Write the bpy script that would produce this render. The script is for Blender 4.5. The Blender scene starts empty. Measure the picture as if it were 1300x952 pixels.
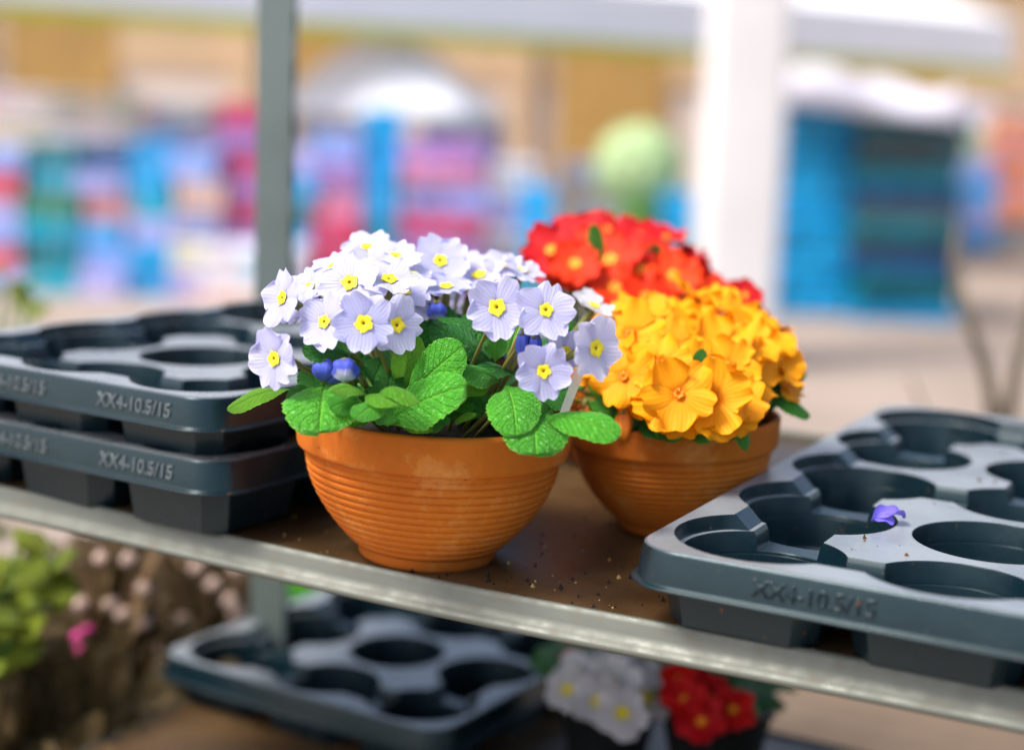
import bpy, bmesh, math, random
from mathutils import Vector, Matrix, Euler
random.seed(7)
S = bpy.context.scene
col = S.collection
PI = math.pi
# ---------------------------------------------------------------- camera
F = 1950.0; PITCH = 0.14485; ROLL = 0.03682; H = 0.2785
GZ = -0.85                                   # ground level; 0 is the shelf top
cp, sp, cr, sr = math.cos(PITCH), math.sin(PITCH), math.cos(ROLL), math.sin(ROLL)
FWD = Vector((0, cp, -sp)); RT0 = Vector((1, 0, 0)); DN0 = Vector((0, -sp, -cp))
RT = cr*RT0 - sr*DN0; DN = sr*RT0 + cr*DN0
def ray(x, y): return RT*((x-650)/F) + DN*((y-431)/F) + FWD
def W(x, y, Y):                              # point of the view ray at distance Y from the camera
    r = ray(x, y); return Vector((0, 0, H)) + r*(Y/r.y)
def P(x, y, z):                              # point of the view ray at height z
    r = ray(x, y); return Vector((0, 0, H)) + r*((z-H)/r.z)
cd = bpy.data.cameras.new('camera'); cam = bpy.data.objects.new('camera', cd); col.objects.link(cam)
M = Matrix((RT, -DN, -FWD)).transposed().to_4x4(); M.translation = (0, 0, H); cam.matrix_world = M
cd.sensor_width = 36; cd.lens = F/1300*36; cd.shift_y = -45/1300
cd.clip_start = .05; cd.clip_end = 400
cd.dof.use_dof = True; cd.dof.focus_distance = .905; cd.dof.aperture_fstop = 2.35
S.camera = cam
# ---------------------------------------------------------------- light
w = bpy.data.worlds.new('World'); S.world = w; w.use_nodes = True
nt = w.node_tree; bg = nt.nodes['Background']; sky = nt.nodes.new('ShaderNodeTexSky')
SE, SR = math.radians(55), math.radians(-118)
sky.sky_type = 'NISHITA'; sky.sun_disc = False; sky.sun_elevation = SE; sky.sun_rotation = SR
sky.air_density = 1.0; sky.dust_density = 4.0; sky.ozone_density = .6
nt.links.new(sky.outputs[0], bg.inputs[0]); bg.inputs[1].default_value = .125
sd = bpy.data.lights.new('sun', 'SUN'); sun = bpy.data.objects.new('sun', sd); col.objects.link(sun)
sd.energy = 2.0; sd.angle = math.radians(16); sd.color = (1, .96, .9)
sdir = Vector((math.sin(SR)*math.cos(SE), math.cos(SR)*math.cos(SE), math.sin(SE)))
sun.rotation_euler = sdir.to_track_quat('Z', 'Y').to_euler(); sun.location = (0, 0, 5)
S.view_settings.view_transform = 'Standard'; S.view_settings.look = 'None'
S.view_settings.exposure = 1.15; S.view_settings.gamma = 1
# ---------------------------------------------------------------- materials
class NT:
    def __init__(s, name):
        s.m = bpy.data.materials.new(name); s.m.use_nodes = True; s.t = s.m.node_tree
        s.b = s.t.nodes['Principled BSDF']; s.out = s.t.nodes['Material Output']
    def n(s, typ, **k):
        o = s.t.nodes.new('ShaderNode'+typ)
        for a, v in k.items():
            if a.startswith('i_'): o.inputs[int(a[2:]) if a[2:].isdigit() else a[2:].replace('_', ' ')].default_value = v
            else: setattr(o, a, v)
        return o
    def l(s, a, b): s.t.links.new(a, b)
    def math(s, op, a, b=None, c=None):
        o = s.n('Math', operation=op)
        for i, v in enumerate((a, b, c)):
            if v is None: continue
            if isinstance(v, (int, float)): o.inputs[i].default_value = v
            else: s.l(v, o.inputs[i])
        return o.outputs[0]
    def ramp(s, f, stops):
        r = s.n('ValToRGB'); e = r.color_ramp.elements
        while len(e) < len(stops): e.new(.5)
        for i, (p, c) in enumerate(stops): e[i].position = p; e[i].color = (c, c, c, 1) if isinstance(c, (int, float)) else (*c, 1)
        s.l(f, r.inputs[0]); return r.outputs[0]
    def mix(s, f, a, b):
        o = s.n('Mix', data_type='RGBA')
        for i, v in ((0, f), (6, a), (7, b)):
            if isinstance(v, (int, float)): o.inputs[i].default_value = v
            elif isinstance(v, tuple): o.inputs[i].default_value = (*v, 1)
            else: s.l(v, o.inputs[i])
        return o.outputs[2]
    def noise(s, scale, det=4, coord='Object', rough=.55):
        t = s.n('TexCoord'); o = s.n('TexNoise', i_Scale=scale, i_Detail=det, i_Roughness=rough)
        s.l(t.outputs[coord], o.inputs['Vector']); return o.outputs['Fac']
    def bump(s, h, dist, strength=1, normal=None):
        o = s.n('Bump', i_Distance=dist, i_Strength=strength); s.l(h, o.inputs['Height'])
        if normal: s.l(normal, o.inputs['Normal'])
        s.l(o.outputs[0], s.b.inputs['Normal']); return o.outputs[0]
def simple(name, c, rough=.6, var=.12, scale=8, bump=0.0, metal=0.0, c2=None, spec=.5):
    k = NT(name); f = k.noise(scale)
    c2 = c2 or tuple(x*(1-var*2) for x in c)
    k.l(k.mix(k.ramp(f, [(.3, 0.), (.7, 1.)]), c2, c), k.b.inputs['Base Color'])
    k.b.inputs['Roughness'].default_value = rough; k.b.inputs['Metallic'].default_value = metal
    k.b.inputs['Specular IOR Level'].default_value = spec
    if bump: k.bump(k.noise(scale*8), bump)
    return k.m
def petal_mat(name, c1, c2, throat, trans=.35, veins=.55):
    k = NT(name); uv = k.n('UVMap'); sx = k.n('SeparateXYZ'); k.l(uv.outputs[0], sx.inputs[0])
    t, u = sx.outputs[0], sx.outputs[1]
    oi = k.n('ObjectInfo')
    base = k.mix(oi.outputs['Random'], c1, c2)
    # fine veins that run from the throat to the rim
    vv = k.math('ABSOLUTE', k.math('SINE', k.math('MULTIPLY', u, 15.)))
    vm = k.ramp(vv, [(0., 1.), (.45, 0.)])
    base = k.mix(k.math('MULTIPLY', vm, veins*.35), base, tuple(x*.72 for x in c2))
    base = k.mix(k.ramp(t, [(.12, 1.), (.30, 0.)]), base, throat)
    base = k.mix(k.math('MULTIPLY', k.ramp(t, [(.25, 1.), (.75, 0.)]), .35), base, tuple(x*.86 for x in c2))
    base = k.mix(k.math('MULTIPLY', k.ramp(t, [(.86, 0.), (1., 1.)]), .4), base, tuple(min(1, x*1.12) for x in c1))
    nf = k.noise(90, 3)
    base = k.mix(k.math('MULTIPLY', k.ramp(nf, [(.35, 1.), (.7, 0.)]), .14), base, tuple(x*.8 for x in c2))
    k.l(base, k.b.inputs['Base Color']); k.b.inputs['Roughness'].default_value = .62
    k.b.inputs['Specular IOR Level'].default_value = .25
    k.bump(vm, .0004, .6)
    tr = k.n('BsdfTranslucent'); k.l(base, tr.inputs[0])
    mx = k.n('MixShader'); mx.inputs[0].default_value = trans
    k.l(k.b.outputs[0], mx.inputs[1]); k.l(tr.outputs[0], mx.inputs[2]); k.l(mx.outputs[0], k.out.inputs[0])
    return k.m
def leaf_mat(name, c1, c2, vein, trans=.28):
    k = NT(name); uv = k.n('UVMap'); sx = k.n('SeparateXYZ'); k.l(uv.outputs[0], sx.inputs[0])
    t, v = sx.outputs[0], sx.outputs[1]
    a = k.math('ABSOLUTE', k.math('SUBTRACT', v, .5)); a = k.math('MULTIPLY', a, 2.)
    ph = k.math('SUBTRACT', k.math('MULTIPLY', t, 11.), k.math('MULTIPLY', a, 2.6))
    d = k.math('ABSOLUTE', k.math('SUBTRACT', k.math('FRACT', ph), .5))      # .5 at the veins
    vl = k.ramp(d, [(.40, 0.), (.5, 1.)])
    mid = k.ramp(a, [(0., 1.), (.07, 0.)])
    vm = k.math('MAXIMUM', k.math('MULTIPLY', vl, .7), mid)
    vo = k.n('TexVoronoi', feature='DISTANCE_TO_EDGE', i_Scale=1.0)
    mp = k.n('Mapping'); mp.inputs['Scale'].default_value = (34, 20, 1); k.l(uv.outputs[0], mp.inputs[0]); k.l(mp.outputs[0], vo.inputs['Vector'])
    cell = k.ramp(vo.outputs['Distance'], [(0., 0.), (.35, 1.)])
    oi = k.n('ObjectInfo'); nf = k.noise(25, 4)
    base = k.mix(oi.outputs['Random'], c1, c2)
    base = k.mix(k.math('MULTIPLY', k.ramp(nf, [(.35, 0.), (.75, 1.)]), .5), base, tuple(x*1.5 for x in c2))
    base = k.mix(k.math('MULTIPLY', vm, .6), base, vein)
    edge = k.ramp(a, [(.90, 0.), (.99, 1.)])
    base = k.mix(k.math('MULTIPLY', edge, .5), base, vein)
    base = k.mix(k.math('MULTIPLY', k.math('SUBTRACT', 1., cell), .22), base, vein)
    k.l(base, k.b.inputs['Base Color']); k.b.inputs['Roughness'].default_value = .42
    k.b.inputs['Specular IOR Level'].default_value = .45
    hgt = k.math('SUBTRACT', k.math('MULTIPLY', cell, .5), vm)
    k.bump(hgt, .0016, .9)
    tr = k.n('BsdfTranslucent'); k.l(k.mix(.5, base, vein), tr.inputs[0])
    mx = k.n('MixShader'); mx.inputs[0].default_value = trans
    k.l(k.b.outputs[0], mx.inputs[1]); k.l(tr.outputs[0], mx.inputs[2]); k.l(mx.outputs[0], k.out.inputs[0])
    return k.m
def plastic_mat():
    k = NT('black_tray_plastic')
    be = k.n('Bevel', samples=4); be.inputs['Radius'].default_value = .0016
    n1 = k.noise(14, 6); n2 = k.noise(220, 3)
    dust = k.ramp(n1, [(.40, 0.), (.75, 1.)])
    base = k.mix(k.math('MULTIPLY', dust, .5), (.002, .011, .017), (.012, .026, .032))
    sp_ = k.math('MULTIPLY', k.ramp(n2, [(.66, 0.), (.74, 1.)]), k.ramp(k.noise(30, 2), [(.48, 0.), (.6, 1.)]))
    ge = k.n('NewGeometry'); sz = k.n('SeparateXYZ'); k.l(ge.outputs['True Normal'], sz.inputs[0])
    dust_sheen = k.math('MULTIPLY', k.ramp(sz.outputs[2], [(.80, 0.), (.97, 1.)]), k.ramp(n1, [(.25, .45), (.6, .8)]))
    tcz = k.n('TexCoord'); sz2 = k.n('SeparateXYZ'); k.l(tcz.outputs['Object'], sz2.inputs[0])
    dust_sheen = k.math('MULTIPLY', dust_sheen, k.math('GREATER_THAN', sz2.outputs[2], -.012))
    base = k.mix(dust_sheen, base, (.29, .315, .335))  # upward faces paled: some dust, plus the sky reflection painted in
    base = k.mix(k.math('MULTIPLY', sp_, .8), base, (.16, .055, .015))
    k.l(base, k.b.inputs['Base Color'])
    k.l(k.ramp(n1, [(.3, .22), (.8, .40)]), k.b.inputs['Roughness'])
    k.b.inputs['Specular IOR Level'].default_value = .42
    k.b.inputs['Specular Tint'].default_value = (.75, .95, 1, 1)
    k.b.inputs['Coat Weight'].default_value = .14; k.b.inputs['Coat Roughness'].default_value = .2
    k.bump(k.noise(60, 5), .0010, .35, be.outputs[0])
    return k.m
def terracotta():
    k = NT('terracotta'); n1 = k.noise(9, 6); n2 = k.noise(160, 4); n3 = k.noise(42, 3)
    base = k.mix(k.ramp(n1, [(.3, 0.), (.7, 1.)]), (.42, .095, .010), (.58, .175, .016))
    base = k.mix(k.math('MULTIPLY', k.ramp(n2, [(.3, 1.), (.5, 0.)]), .35), base, (.40, .10, .015))
    spk = k.math('MULTIPLY', k.ramp(n2, [(.70, 0.), (.76, 1.)]), k.ramp(n3, [(.5, 0.), (.62, 1.)]))
    base = k.mix(k.math('MULTIPLY', spk, .8), base, (.08, .03, .01))
    lime = k.math('MULTIPLY', k.ramp(k.noise(22, 5, rough=.7), [(.54, 0.), (.68, 1.)]), .5)
    base = k.mix(lime, base, (.66, .33, .10))
    # darker towards the foot, unevenly
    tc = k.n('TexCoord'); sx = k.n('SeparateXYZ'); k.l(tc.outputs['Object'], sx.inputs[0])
    foot_dark = k.ramp(sx.outputs[2], [(.003, 1.), (.03, 0.)])
    base = k.mix(k.math('MULTIPLY', foot_dark, k.math('MULTIPLY', n1, .9)), base, (.30, .07, .012))
    k.l(base, k.b.inputs['Base Color']); k.b.inputs['Roughness'].default_value = .72
    k.b.inputs['Specular IOR Level'].default_value = .15
    k.bump(k.noise(240, 5), .0006, .7)
    return k.m
def board_mat():
    k = NT('worn_brown_board'); n1 = k.noise(5, 8, rough=.65); n2 = k.noise(70, 5)
    base = k.mix(k.ramp(n1, [(.35, 0.), (.65, 1.)]), (.040, .022, .008), (.10, .055, .020))
    gr = k.math('MULTIPLY', k.ramp(n2, [(.62, 0.), (.72, 1.)]), k.ramp(k.noise(16, 3), [(.5, 0.), (.66, 1.)]))
    base = k.mix(gr, base, (.42, .27, .10))
    k.l(base, k.b.inputs['Base Color']); k.l(k.ramp(n1, [(.3, .28), (.7, .6)]), k.b.inputs['Roughness'])
    k.bump(n2, .0012, .5)
    return k.m
def galv(name, c, rough=.4, metal=.6):
    k = NT(name); n1 = k.noise(7, 6); n2 = k.noise(90, 4)
    base = k.mix(k.ramp(n1, [(.3, 0.), (.7, 1.)]), tuple(x*.72 for x in c), c)
    base = k.mix(k.math('MULTIPLY', k.ramp(n2, [(.6, 0.), (.72, 1.)]), .4), base, (.16, .11, .07))
    k.l(base, k.b.inputs['Base Color']); k.b.inputs['Metallic'].default_value = metal
    k.l(k.ramp(n2, [(.3, rough-.08), (.7, rough+.14)]), k.b.inputs['Roughness']); k.bump(n2, .0004, .4)
    return k.m
m_lav = petal_mat('lavender_petal', (.74, .72, .88), (.53, .54, .85), (.74, .72, .62))
m_white = petal_mat('white_petal', (.80, .78, .82), (.74, .74, .78), (.80, .78, .46))
m_yel = petal_mat('golden_petal', (.86, .32, .001), (.91, .40, .002), (.86, .20, .001), .22, .15)
m_red = petal_mat('scarlet_petal', (.46, .002, .010), (.66, .006, .004), (.80, .10, .005), .12, .5)
m_org = petal_mat('vermilion_petal', (.72, .022, .002), (.82, .050, .002), (.9, .22, .01), .12, .5)
m_eye = simple('yellow_eye', (.95, .78, .01), .6, .1, 60)
m_eyeo = simple('orange_eye', (.95, .36, .01), .6, .1, 60)
m_throat = simple('olive_throat', (.40, .27, .01), .7)
m_bud = petal_mat('blue_bud', (.055, .075, .50), (.09, .14, .62), (.75, .75, .80), .15, .8)
m_budo = simple('orange_bud', (.90, .24, .01), .5)
m_leaf = leaf_mat('primrose_leaf', (.014, .23, .025), (.055, .36, .016), (.22, .62, .06))
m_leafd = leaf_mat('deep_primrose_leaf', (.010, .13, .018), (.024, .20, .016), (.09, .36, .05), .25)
m_leafy = leaf_mat('young_primrose_leaf', (.07, .34, .012), (.13, .42, .015), (.30, .60, .07), .35)
m_stem = simple('reddish_stem', (.20, .13, .035), .5, .2, 40, c2=(.11, .17, .03))
m_stemg = simple('green_stem', (.07, .20, .03), .5, .2, 40)
m_terra = terracotta(); m_plastic = plastic_mat(); m_board = board_mat()
m_soil = simple('soil', (.030, .019, .011), .95, .35, 90, .004)
m_rail = galv('shelf_rail_steel', (.12, .13, .11), .5, .25)
m_post = galv('galvanised_post', (.20, .25, .235), .45, .35)
m_clear = NT('clear_plastic'); m_clear.b.inputs['Base Color'].default_value = (.86, .9, .84, 1); m_clear.b.inputs['Roughness'].default_value = .2
m_clear.b.inputs['Transmission Weight'].default_value = .55; m_clear = m_clear.m
# ---------------------------------------------------------------- helpers
def me(name, vs, fs, mats, smooth=True, uvs=None, midx=None):
    d = bpy.data.meshes.new(name); d.from_pydata([tuple(v) for v in vs], [], fs); d.update()
    for m in (mats if isinstance(mats, (list, tuple)) else [mats]): d.materials.append(m)
    if smooth: d.polygons.foreach_set('use_smooth', [True]*len(d.polygons))
    if midx: d.polygons.foreach_set('material_index', midx)
    if uvs:
        L = d.uv_layers.new(name='UVMap')
        for lp in d.loops: L.data[lp.index].uv = uvs[lp.vertex_index]
    return d
def ob(name, d, parent=None, loc=None, rot=None):
    o = bpy.data.objects.new(name, d); col.objects.link(o)
    if parent: o.parent = parent
    if loc is not None: o.location = loc
    if rot is not None: o.rotation_euler = rot
    return o
def tag(o, label=None, cat=None, group=None, kind=None):
    if label: o['label'] = label
    if cat: o['category'] = cat
    if group: o['group'] = group
    if kind: o['kind'] = kind
    return o
def thing(name, label, cat, loc, group=None, rz=0): 
    return tag(ob(name, None, None, loc, (0, 0, rz)), label, cat, group)
class MB:
    def __init__(s): s.v, s.f = [], []
    def box(s, a, b, taper=0):
        x0, y0, z0 = a; x1, y1, z1 = b; n = len(s.v); t = taper
        s.v += [(x0+t, y0+t, z0), (x1-t, y0+t, z0), (x1-t, y1-t, z0), (x0+t, y1-t, z0), (x0, y0, z1), (x1, y0, z1), (x1, y1, z1), (x0, y1, z1)]
        s.f += [tuple(n+i for i in q) for q in ((3, 2, 1, 0), (4, 5, 6, 7), (0, 1, 5, 4), (1, 2, 6, 5), (2, 3, 7, 6), (3, 0, 4, 7))]
        return s
    def tube(s, pts, rs, seg=8, cap=True):
        pts = [Vector(p) for p in pts]; n0 = len(s.v)
        up = Vector((.13, .97, .2)).normalized()
        for i, p in enumerate(pts):
            t = (pts[min(i+1, len(pts)-1)]-pts[max(i-1, 0)]).normalized()
            a = t.cross(up)
            if a.length < .05: a = t.cross(Vector((1, 0, 0)))
            a.normalize(); b = t.cross(a)
            r = rs if isinstance(rs, (int, float)) else rs[i]
            for k in range(seg):
                q = 2*PI*k/seg; s.v.append(p + a*(r*math.cos(q)) + b*(r*math.sin(q)))
        for i in range(len(pts)-1):
            for k in range(seg):
                s.f.append((n0+i*seg+k, n0+i*seg+(k+1) % seg, n0+(i+1)*seg+(k+1) % seg, n0+(i+1)*seg+k))
        if cap:
            s.f.append(tuple(n0+k for k in range(seg))[::-1]); s.f.append(tuple(n0+(len(pts)-1)*seg+k for k in range(seg)))
        return s
    def lathe(s, prof, seg=48, c=(0, 0, 0), close=True):
        n0 = len(s.v)
        for r, z in prof:
            for k in range(seg):
                q = 2*PI*k/seg; s.v.append((c[0]+r*math.cos(q), c[1]+r*math.sin(q), c[2]+z))
        for i in range(len(prof)-1):
            for k in range(seg):
                s.f.append((n0+i*seg+k, n0+i*seg+(k+1) % seg, n0+(i+1)*seg+(k+1) % seg, n0+(i+1)*seg+k))
        if close:
            s.f.append(tuple(n0+k for k in range(seg))[::-1]); s.f.append(tuple(n0+(len(prof)-1)*seg+k for k in range(seg)))
        return s
    def loft(s, loops):
        n0 = len(s.v); m = len(loops[0])
        for lp in loops: s.v += lp
        for i in range(len(loops)-1):
            for k in range(m):
                s.f.append((n0+i*m+k, n0+i*m+(k+1) % m, n0+(i+1)*m+(k+1) % m, n0+(i+1)*m+k))
        s.f.append(tuple(n0+k for k in range(m))[::-1]); s.f.append(tuple(n0+(len(loops)-1)*m+k for k in range(m)))
        return s
    def mesh(s, name, mats, smooth=True): return me(name, s.v, s.f, mats, smooth)
    def build(s, name, mats, parent=None, smooth=True, off=None, loc=None, rot=None):
        if off is not None: s.v = [Vector(v)-Vector(off) for v in s.v]
        return ob(name, s.mesh(name, mats, smooth), parent, loc, rot)
def sharp(d, ang=.6):
    bm = bmesh.new(); bm.from_mesh(d)
    for e in bm.edges: e.smooth = not (len(e.link_faces) == 2 and e.calc_face_angle(0) > ang)
    bm.to_mesh(d); bm.free(); return d
def evaled(o):
    dg = bpy.context.evaluated_depsgraph_get(); d = bpy.data.meshes.new_from_object(o.evaluated_get(dg)); return d
def boolean(base, cutter, op='DIFFERENCE'):
    a = bpy.data.objects.new('a', base); b = bpy.data.objects.new('b', cutter); col.objects.link(a); col.objects.link(b)
    m = a.modifiers.new('b', 'BOOLEAN'); m.operation = op; m.solver = 'EXACT'; m.object = b
    bpy.context.view_layer.update()
    d = evaled(a); bpy.data.objects.remove(a); bpy.data.objects.remove(b); return d
# ---------------------------------------------------------------- trolley
U = Vector((math.cos(.4875), -math.sin(.4875), 0)); N = Vector((math.sin(.4875), math.cos(.4875), 0))
YAW = -.4875
ro = P(529, 737, -.006); ro.z = 0             # a point on the front edge
A0, A1, DEPTH = -.45, .90, .56
tro = thing('plant_trolley', 'metal plant trolley with brown shelf board, grey steel front edge and slotted uprights', 'plant trolley', (ro.x, ro.y, GZ), None, YAW)
def sag(a): return -.0050*math.exp(-((a-.02)/.24)**2)
def shelf(z, nm, first):
    n = 60; vs, fs = [], []
    for j in (0, 1):
        for i in range(n+1):
            a = A0+(A1-A0)*i/n
            for (b) in (0.004, DEPTH):
                vs.append((a, b, z-GZ+sag(a)*(1 if first else .3)-j*.012))
    k = 2*(n+1)
    for i in range(n):
        q = 2*i; fs.append((q, q+2, q+3, q+1)); fs.append((k+q, k+q+1, k+q+3, k+q+2))
        fs.append((q, k+q, k+q+2, q+2)); fs.append((q+1, q+3, k+q+3, k+q+1))
    o = ob(nm, me(nm, vs, fs, m_board, False), tro)
    prof = [(.0045, -.001), (.0040, .0018), (.0025, .0026), (.0008, .0016), (-.0008, -.0020), (-.0024, -.0090), (-.0040, -.0130), (-.0066, -.0158), (-.0090, -.0180), (-.0100, -.0204), (-.0092, -.0228), (-.0070, -.0240), (-.0040, -.0236), (.0, -.021), (.0045, -.018)]
    def rail(pa, pb, rz, sg):
        vs, fs = [], []; L = pb-pa; m = len(prof); nn = 60
        for i in range(nn+1):
            a = pa+L*i/nn
            for (y, zz) in prof: vs.append((a, y*.9, zz*.78+(sag(a)*(1 if first else .3) if sg else 0)))
        for i in range(nn):
            for q in range(m): fs.append((i*m+q, i*m+(q+1) % m, (i+1)*m+(q+1) % m, (i+1)*m+q))
        fs.append(tuple(range(m))); fs.append(tuple(nn*m+q for q in range(m))[::-1])
        return me('edge_rail', vs, fs, m_rail)
    ob('edge_rail', rail(A0, A1, 0, True), tro, (0, 0, z-GZ))
    ob('edge_rail', rail(-A1, -A0, PI, False), tro, (0, DEPTH+.004, z-GZ), (0, 0, PI))
    ob('edge_rail', rail(.002, DEPTH, 0, False), tro, (A1, 0, z-GZ), (0, 0, PI/2))
    ob('edge_rail', rail(-DEPTH, -.002, 0, False), tro, (A0, 0, z-GZ), (0, 0, -PI/2))
shelf(0, 'shelf_board', True); shelf(-.288, 'shelf_board', False)
pb_ = W(346, 500, 1.52)-ro; pax = pb_.dot(U); pbx = pb_.dot(N)
def upright(a, b, sx):
    m = MB(); zt = 1.9
    m.box((-.017, -.017, .12), (.017, -.0145, zt)); m.box((.0145, -.0145, .12), (.017, .017, zt))
    m.box((-.017, -.0145, .12), (-.0145, .012, zt))
    o = m.build('upright_post', m_post, tro, False, loc=(a, b, 0), rot=(0, 0, -YAW+(0 if sx > 0 else PI)))
    z = .15; sm = MB().box((.0172, -.006, 0), (.0182, .006, .022)).mesh('slot', m_slot, False)
    while z < zt-.05:
        ob('slot', sm, o, (0, 0, z)); z += .05
m_slot = simple('dark_slot', (.012, .02, .02), .8)
upright(pax, pbx, 1); upright(A0-.0, -.04, 1); upright(A1+.02, -.04, -1); upright(A1+.02, DEPTH+.03, -1)
for a in (A0+.06, A1-.06):
    for b in (.06, DEPTH-.06):
        wm = MB().tube([(a-.016, b, .06), (a+.016, b, .06)], .055, 20); wm.build('castor', m_slot, tro)
        MB().box((a-.024, b-.02, .06), (a-.018, b+.02, .12)).box((a+.018, b-.02, .06), (a+.024, b+.02, .12)).box((a-.03, b-.03, .12), (a+.03, b+.03, .13)).build('castor_fork', m_post, tro, False)
MB().box((A0, 0, .13), (A1, DEPTH, .15)).build('base_frame', m_rail, tro, False)
# ---------------------------------------------------------------- tray
TW, TL, PT = .333, .545, .106
MX, MY = (TW-3*PT)/2, (TL-5*PT)/2
def rrect(x0, y0, x1, y1, r, z, n=8):
    o = []
    for cx, cy, q0 in ((x1-r, y0+r, -PI/2), (x1-r, y1-r, 0), (x0+r, y1-r, PI/2), (x0+r, y0+r, PI)):
        for k in range(n+1):
            q = q0+PI/2*k/n; o.append((cx+r*math.cos(q), cy+r*math.sin(q), z))
    return o
def tray_mesh(HB):
    def lp(e, z): return rrect(-e, -e, TW+e, TL+e, .028+e, z)
    slab = MB().loft([lp(.0042, -.0218), lp(.0046, -.0210), lp(.0042, -.0202), lp(.0012, -.0196), (lp(.0008, -.018)), lp(-.0012, -.0030), lp(-.0020, -.0008), lp(-.0034, 0)]).mesh('s', m_plastic)
    cx = [MX+PT*(i+.5) for i in range(3)]; cy = [MY+PT*(j+.5) for j in range(5)]
    cups = MB(); blk = MB()
    for x in cx:
        for y in cy:
            cups.lathe([(.0396, -HB+.0025), (.0410, -HB+.004), (.0512, .012)], 56, (x, y, 0))
            c = .040; h = .0465
            def octo(s_, z):
                a, b = h*s_, (h-.013)*s_
                return [(x+b, y-a, z), (x+a, y-b, z), (x+a, y+b, z), (x+b, y+a, z), (x-b, y+a, z), (x-a, y+b, z), (x-a, y-b, z), (x-b, y-a, z)]
            blk.loft([octo(.91, -HB), octo(.92, -HB+.0008), octo(1.0, -.0220)])
    cupm = cups.mesh('c', m_plastic)
    # recessed pan with sloping tongues between the cells
    def pan(ind, inset, z):
        pts = []; R_, e = inset, ind
        def arc(i, j, q0, q1, n=14):
            for k in range(n+1):
                q = math.radians(q0+(q1-q0)*k/n); pts.append((cx[i]+R_*math.cos(q), cy[j]+R_*math.sin(q), z))
        X = lambda k: MX+PT*k
        Y_ = lambda k: MY+PT*k
        h_ = .012
        def tb_(k): pts.extend([(X(k)-h_, e, z), (X(k)+h_, e, z)])
        def tr_(k): pts.extend([(TW-e, Y_(k)-h_, z), (TW-e, Y_(k)+h_, z)])
        def tt_(k): pts.extend([(X(k)+h_, TL-e, z), (X(k)-h_, TL-e, z)])
        def tl_(k): pts.extend([(e, Y_(k)+h_, z), (e, Y_(k)-h_, z)])
        arc(0, 0, 132, 318, 24); tb_(1); arc(1, 0, 222, 318); tb_(2); arc(2, 0, 222, 408, 24)
        for j in (1, 2, 3): tr_(j); arc(2, j, 312, 408)
        tr_(4); arc(2, 4, 312, 498, 24); tt_(2); arc(1, 4, 402, 498); tt_(1); arc(0, 4, 402, 588, 24)
        for j in (4, 3, 2): tl_(j); arc(0, j-1, 492, 588)
        tl_(1)
        return [tuple(p) for p in pts]
    panm = MB().loft([pan(.036, .0506, -.009), pan(.026, .0519, .001), pan(.026, .0519, .01)]).mesh('p', m_plastic)
    gaps = MB()
    def gap(x, y, along_x):          # opening between two neighbouring cells
        wt, wb, l = .021, .0185, .023
        def rc(wd, z):
            return [(x-l, y-wd, z), (x+l, y-wd, z), (x+l, y+wd, z), (x-l, y+wd, z)] if along_x else [(x-wd, y-l, z), (x+wd, y-l, z), (x+wd, y+l, z), (x-wd, y+l, z)]
        gaps.loft([rc(wb, -.0200), rc(wb+.0012, -.0125), rc(wt+.0008, -.0085), rc(wt+.0014, .004)])
    for i, js in ((0, (0, 1, 3)), (1, (2, 3)), (2, (0, 2, 3))):
        for j in js: gap(cx[i], MY+PT*(j+1), False)
    for j, is_ in ((0, (0, 1)), (2, (0, 1)), (4, (0, 1))):
        for i in is_: gap(MX+PT*(i+1), cy[j], True)
    d = boolean(slab, panm); d = boolean(d, cupm); d = boolean(d, gaps.mesh('g', m_plastic))
    b = boolean(blk.mesh('b', m_plastic), cupm)
    bm = bmesh.new(); bm.from_mesh(d); bm.from_mesh(b); r = bpy.data.meshes.new('growing_tray')
    bmesh.ops.dissolve_degenerate(bm, dist=1e-5, edges=bm.edges)
    bm.to_mesh(r); bm.free()
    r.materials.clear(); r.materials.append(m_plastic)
    r.polygons.foreach_set('material_index', [0]*len(r.polygons)); r.polygons.foreach_set('use_smooth', [True]*len(r.polygons))
    return sharp(r, .5)
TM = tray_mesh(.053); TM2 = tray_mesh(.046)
def text_mesh(body, size, ext=.0005):
    c = bpy.data.curves.new('t', 'FONT'); c.body = body; c.size = size; c.extrude = ext; c.bevel_depth = ext*.4; c.resolution_u = 3
    o = bpy.data.objects.new('t', c); col.objects.link(o); bpy.context.view_layer.update()
    d = evaled(o); bpy.data.objects.remove(o); return d
m_letter = simple('highlit_plastic_letter', (.075, .10, .115), .26, .1, 50, spec=.8)  # highlights on the letters painted in as a lighter plastic
TX = text_mesh('XX4-10.5/15', .0128); TX.materials.clear(); TX.materials.append(m_letter)
TX2 = TX.copy(); TX2.materials.clear(); TX2.materials.append(m_plastic)
def tray(loc, yaw, label, group, tx=None, tm=None, msh=None):
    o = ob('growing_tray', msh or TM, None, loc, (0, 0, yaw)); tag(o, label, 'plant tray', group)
    for x in tx or ():
        ob('raised_lettering', tm or TX, o, (x, -.0006, -.0150), (PI/2-.09, 0, 0))
    return o
TY = -math.radians(28.3)
uu = Vector((math.cos(TY), math.sin(TY), 0)); nn = Vector((-math.sin(TY), math.cos(TY), 0))
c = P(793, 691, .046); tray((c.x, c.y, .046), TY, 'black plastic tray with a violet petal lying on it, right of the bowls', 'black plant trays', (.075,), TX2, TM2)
TYL = -math.radians(32.0); ul = Vector((math.cos(TYL), math.sin(TYL), 0)); nl = Vector((-math.sin(TYL), math.cos(TYL), 0))
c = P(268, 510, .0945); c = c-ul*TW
tray((c.x, c.y, .0945), TYL, 'upper black tray of the stack of two, left of the lavender primroses', 'black plant trays', (.232, .115))
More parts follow.
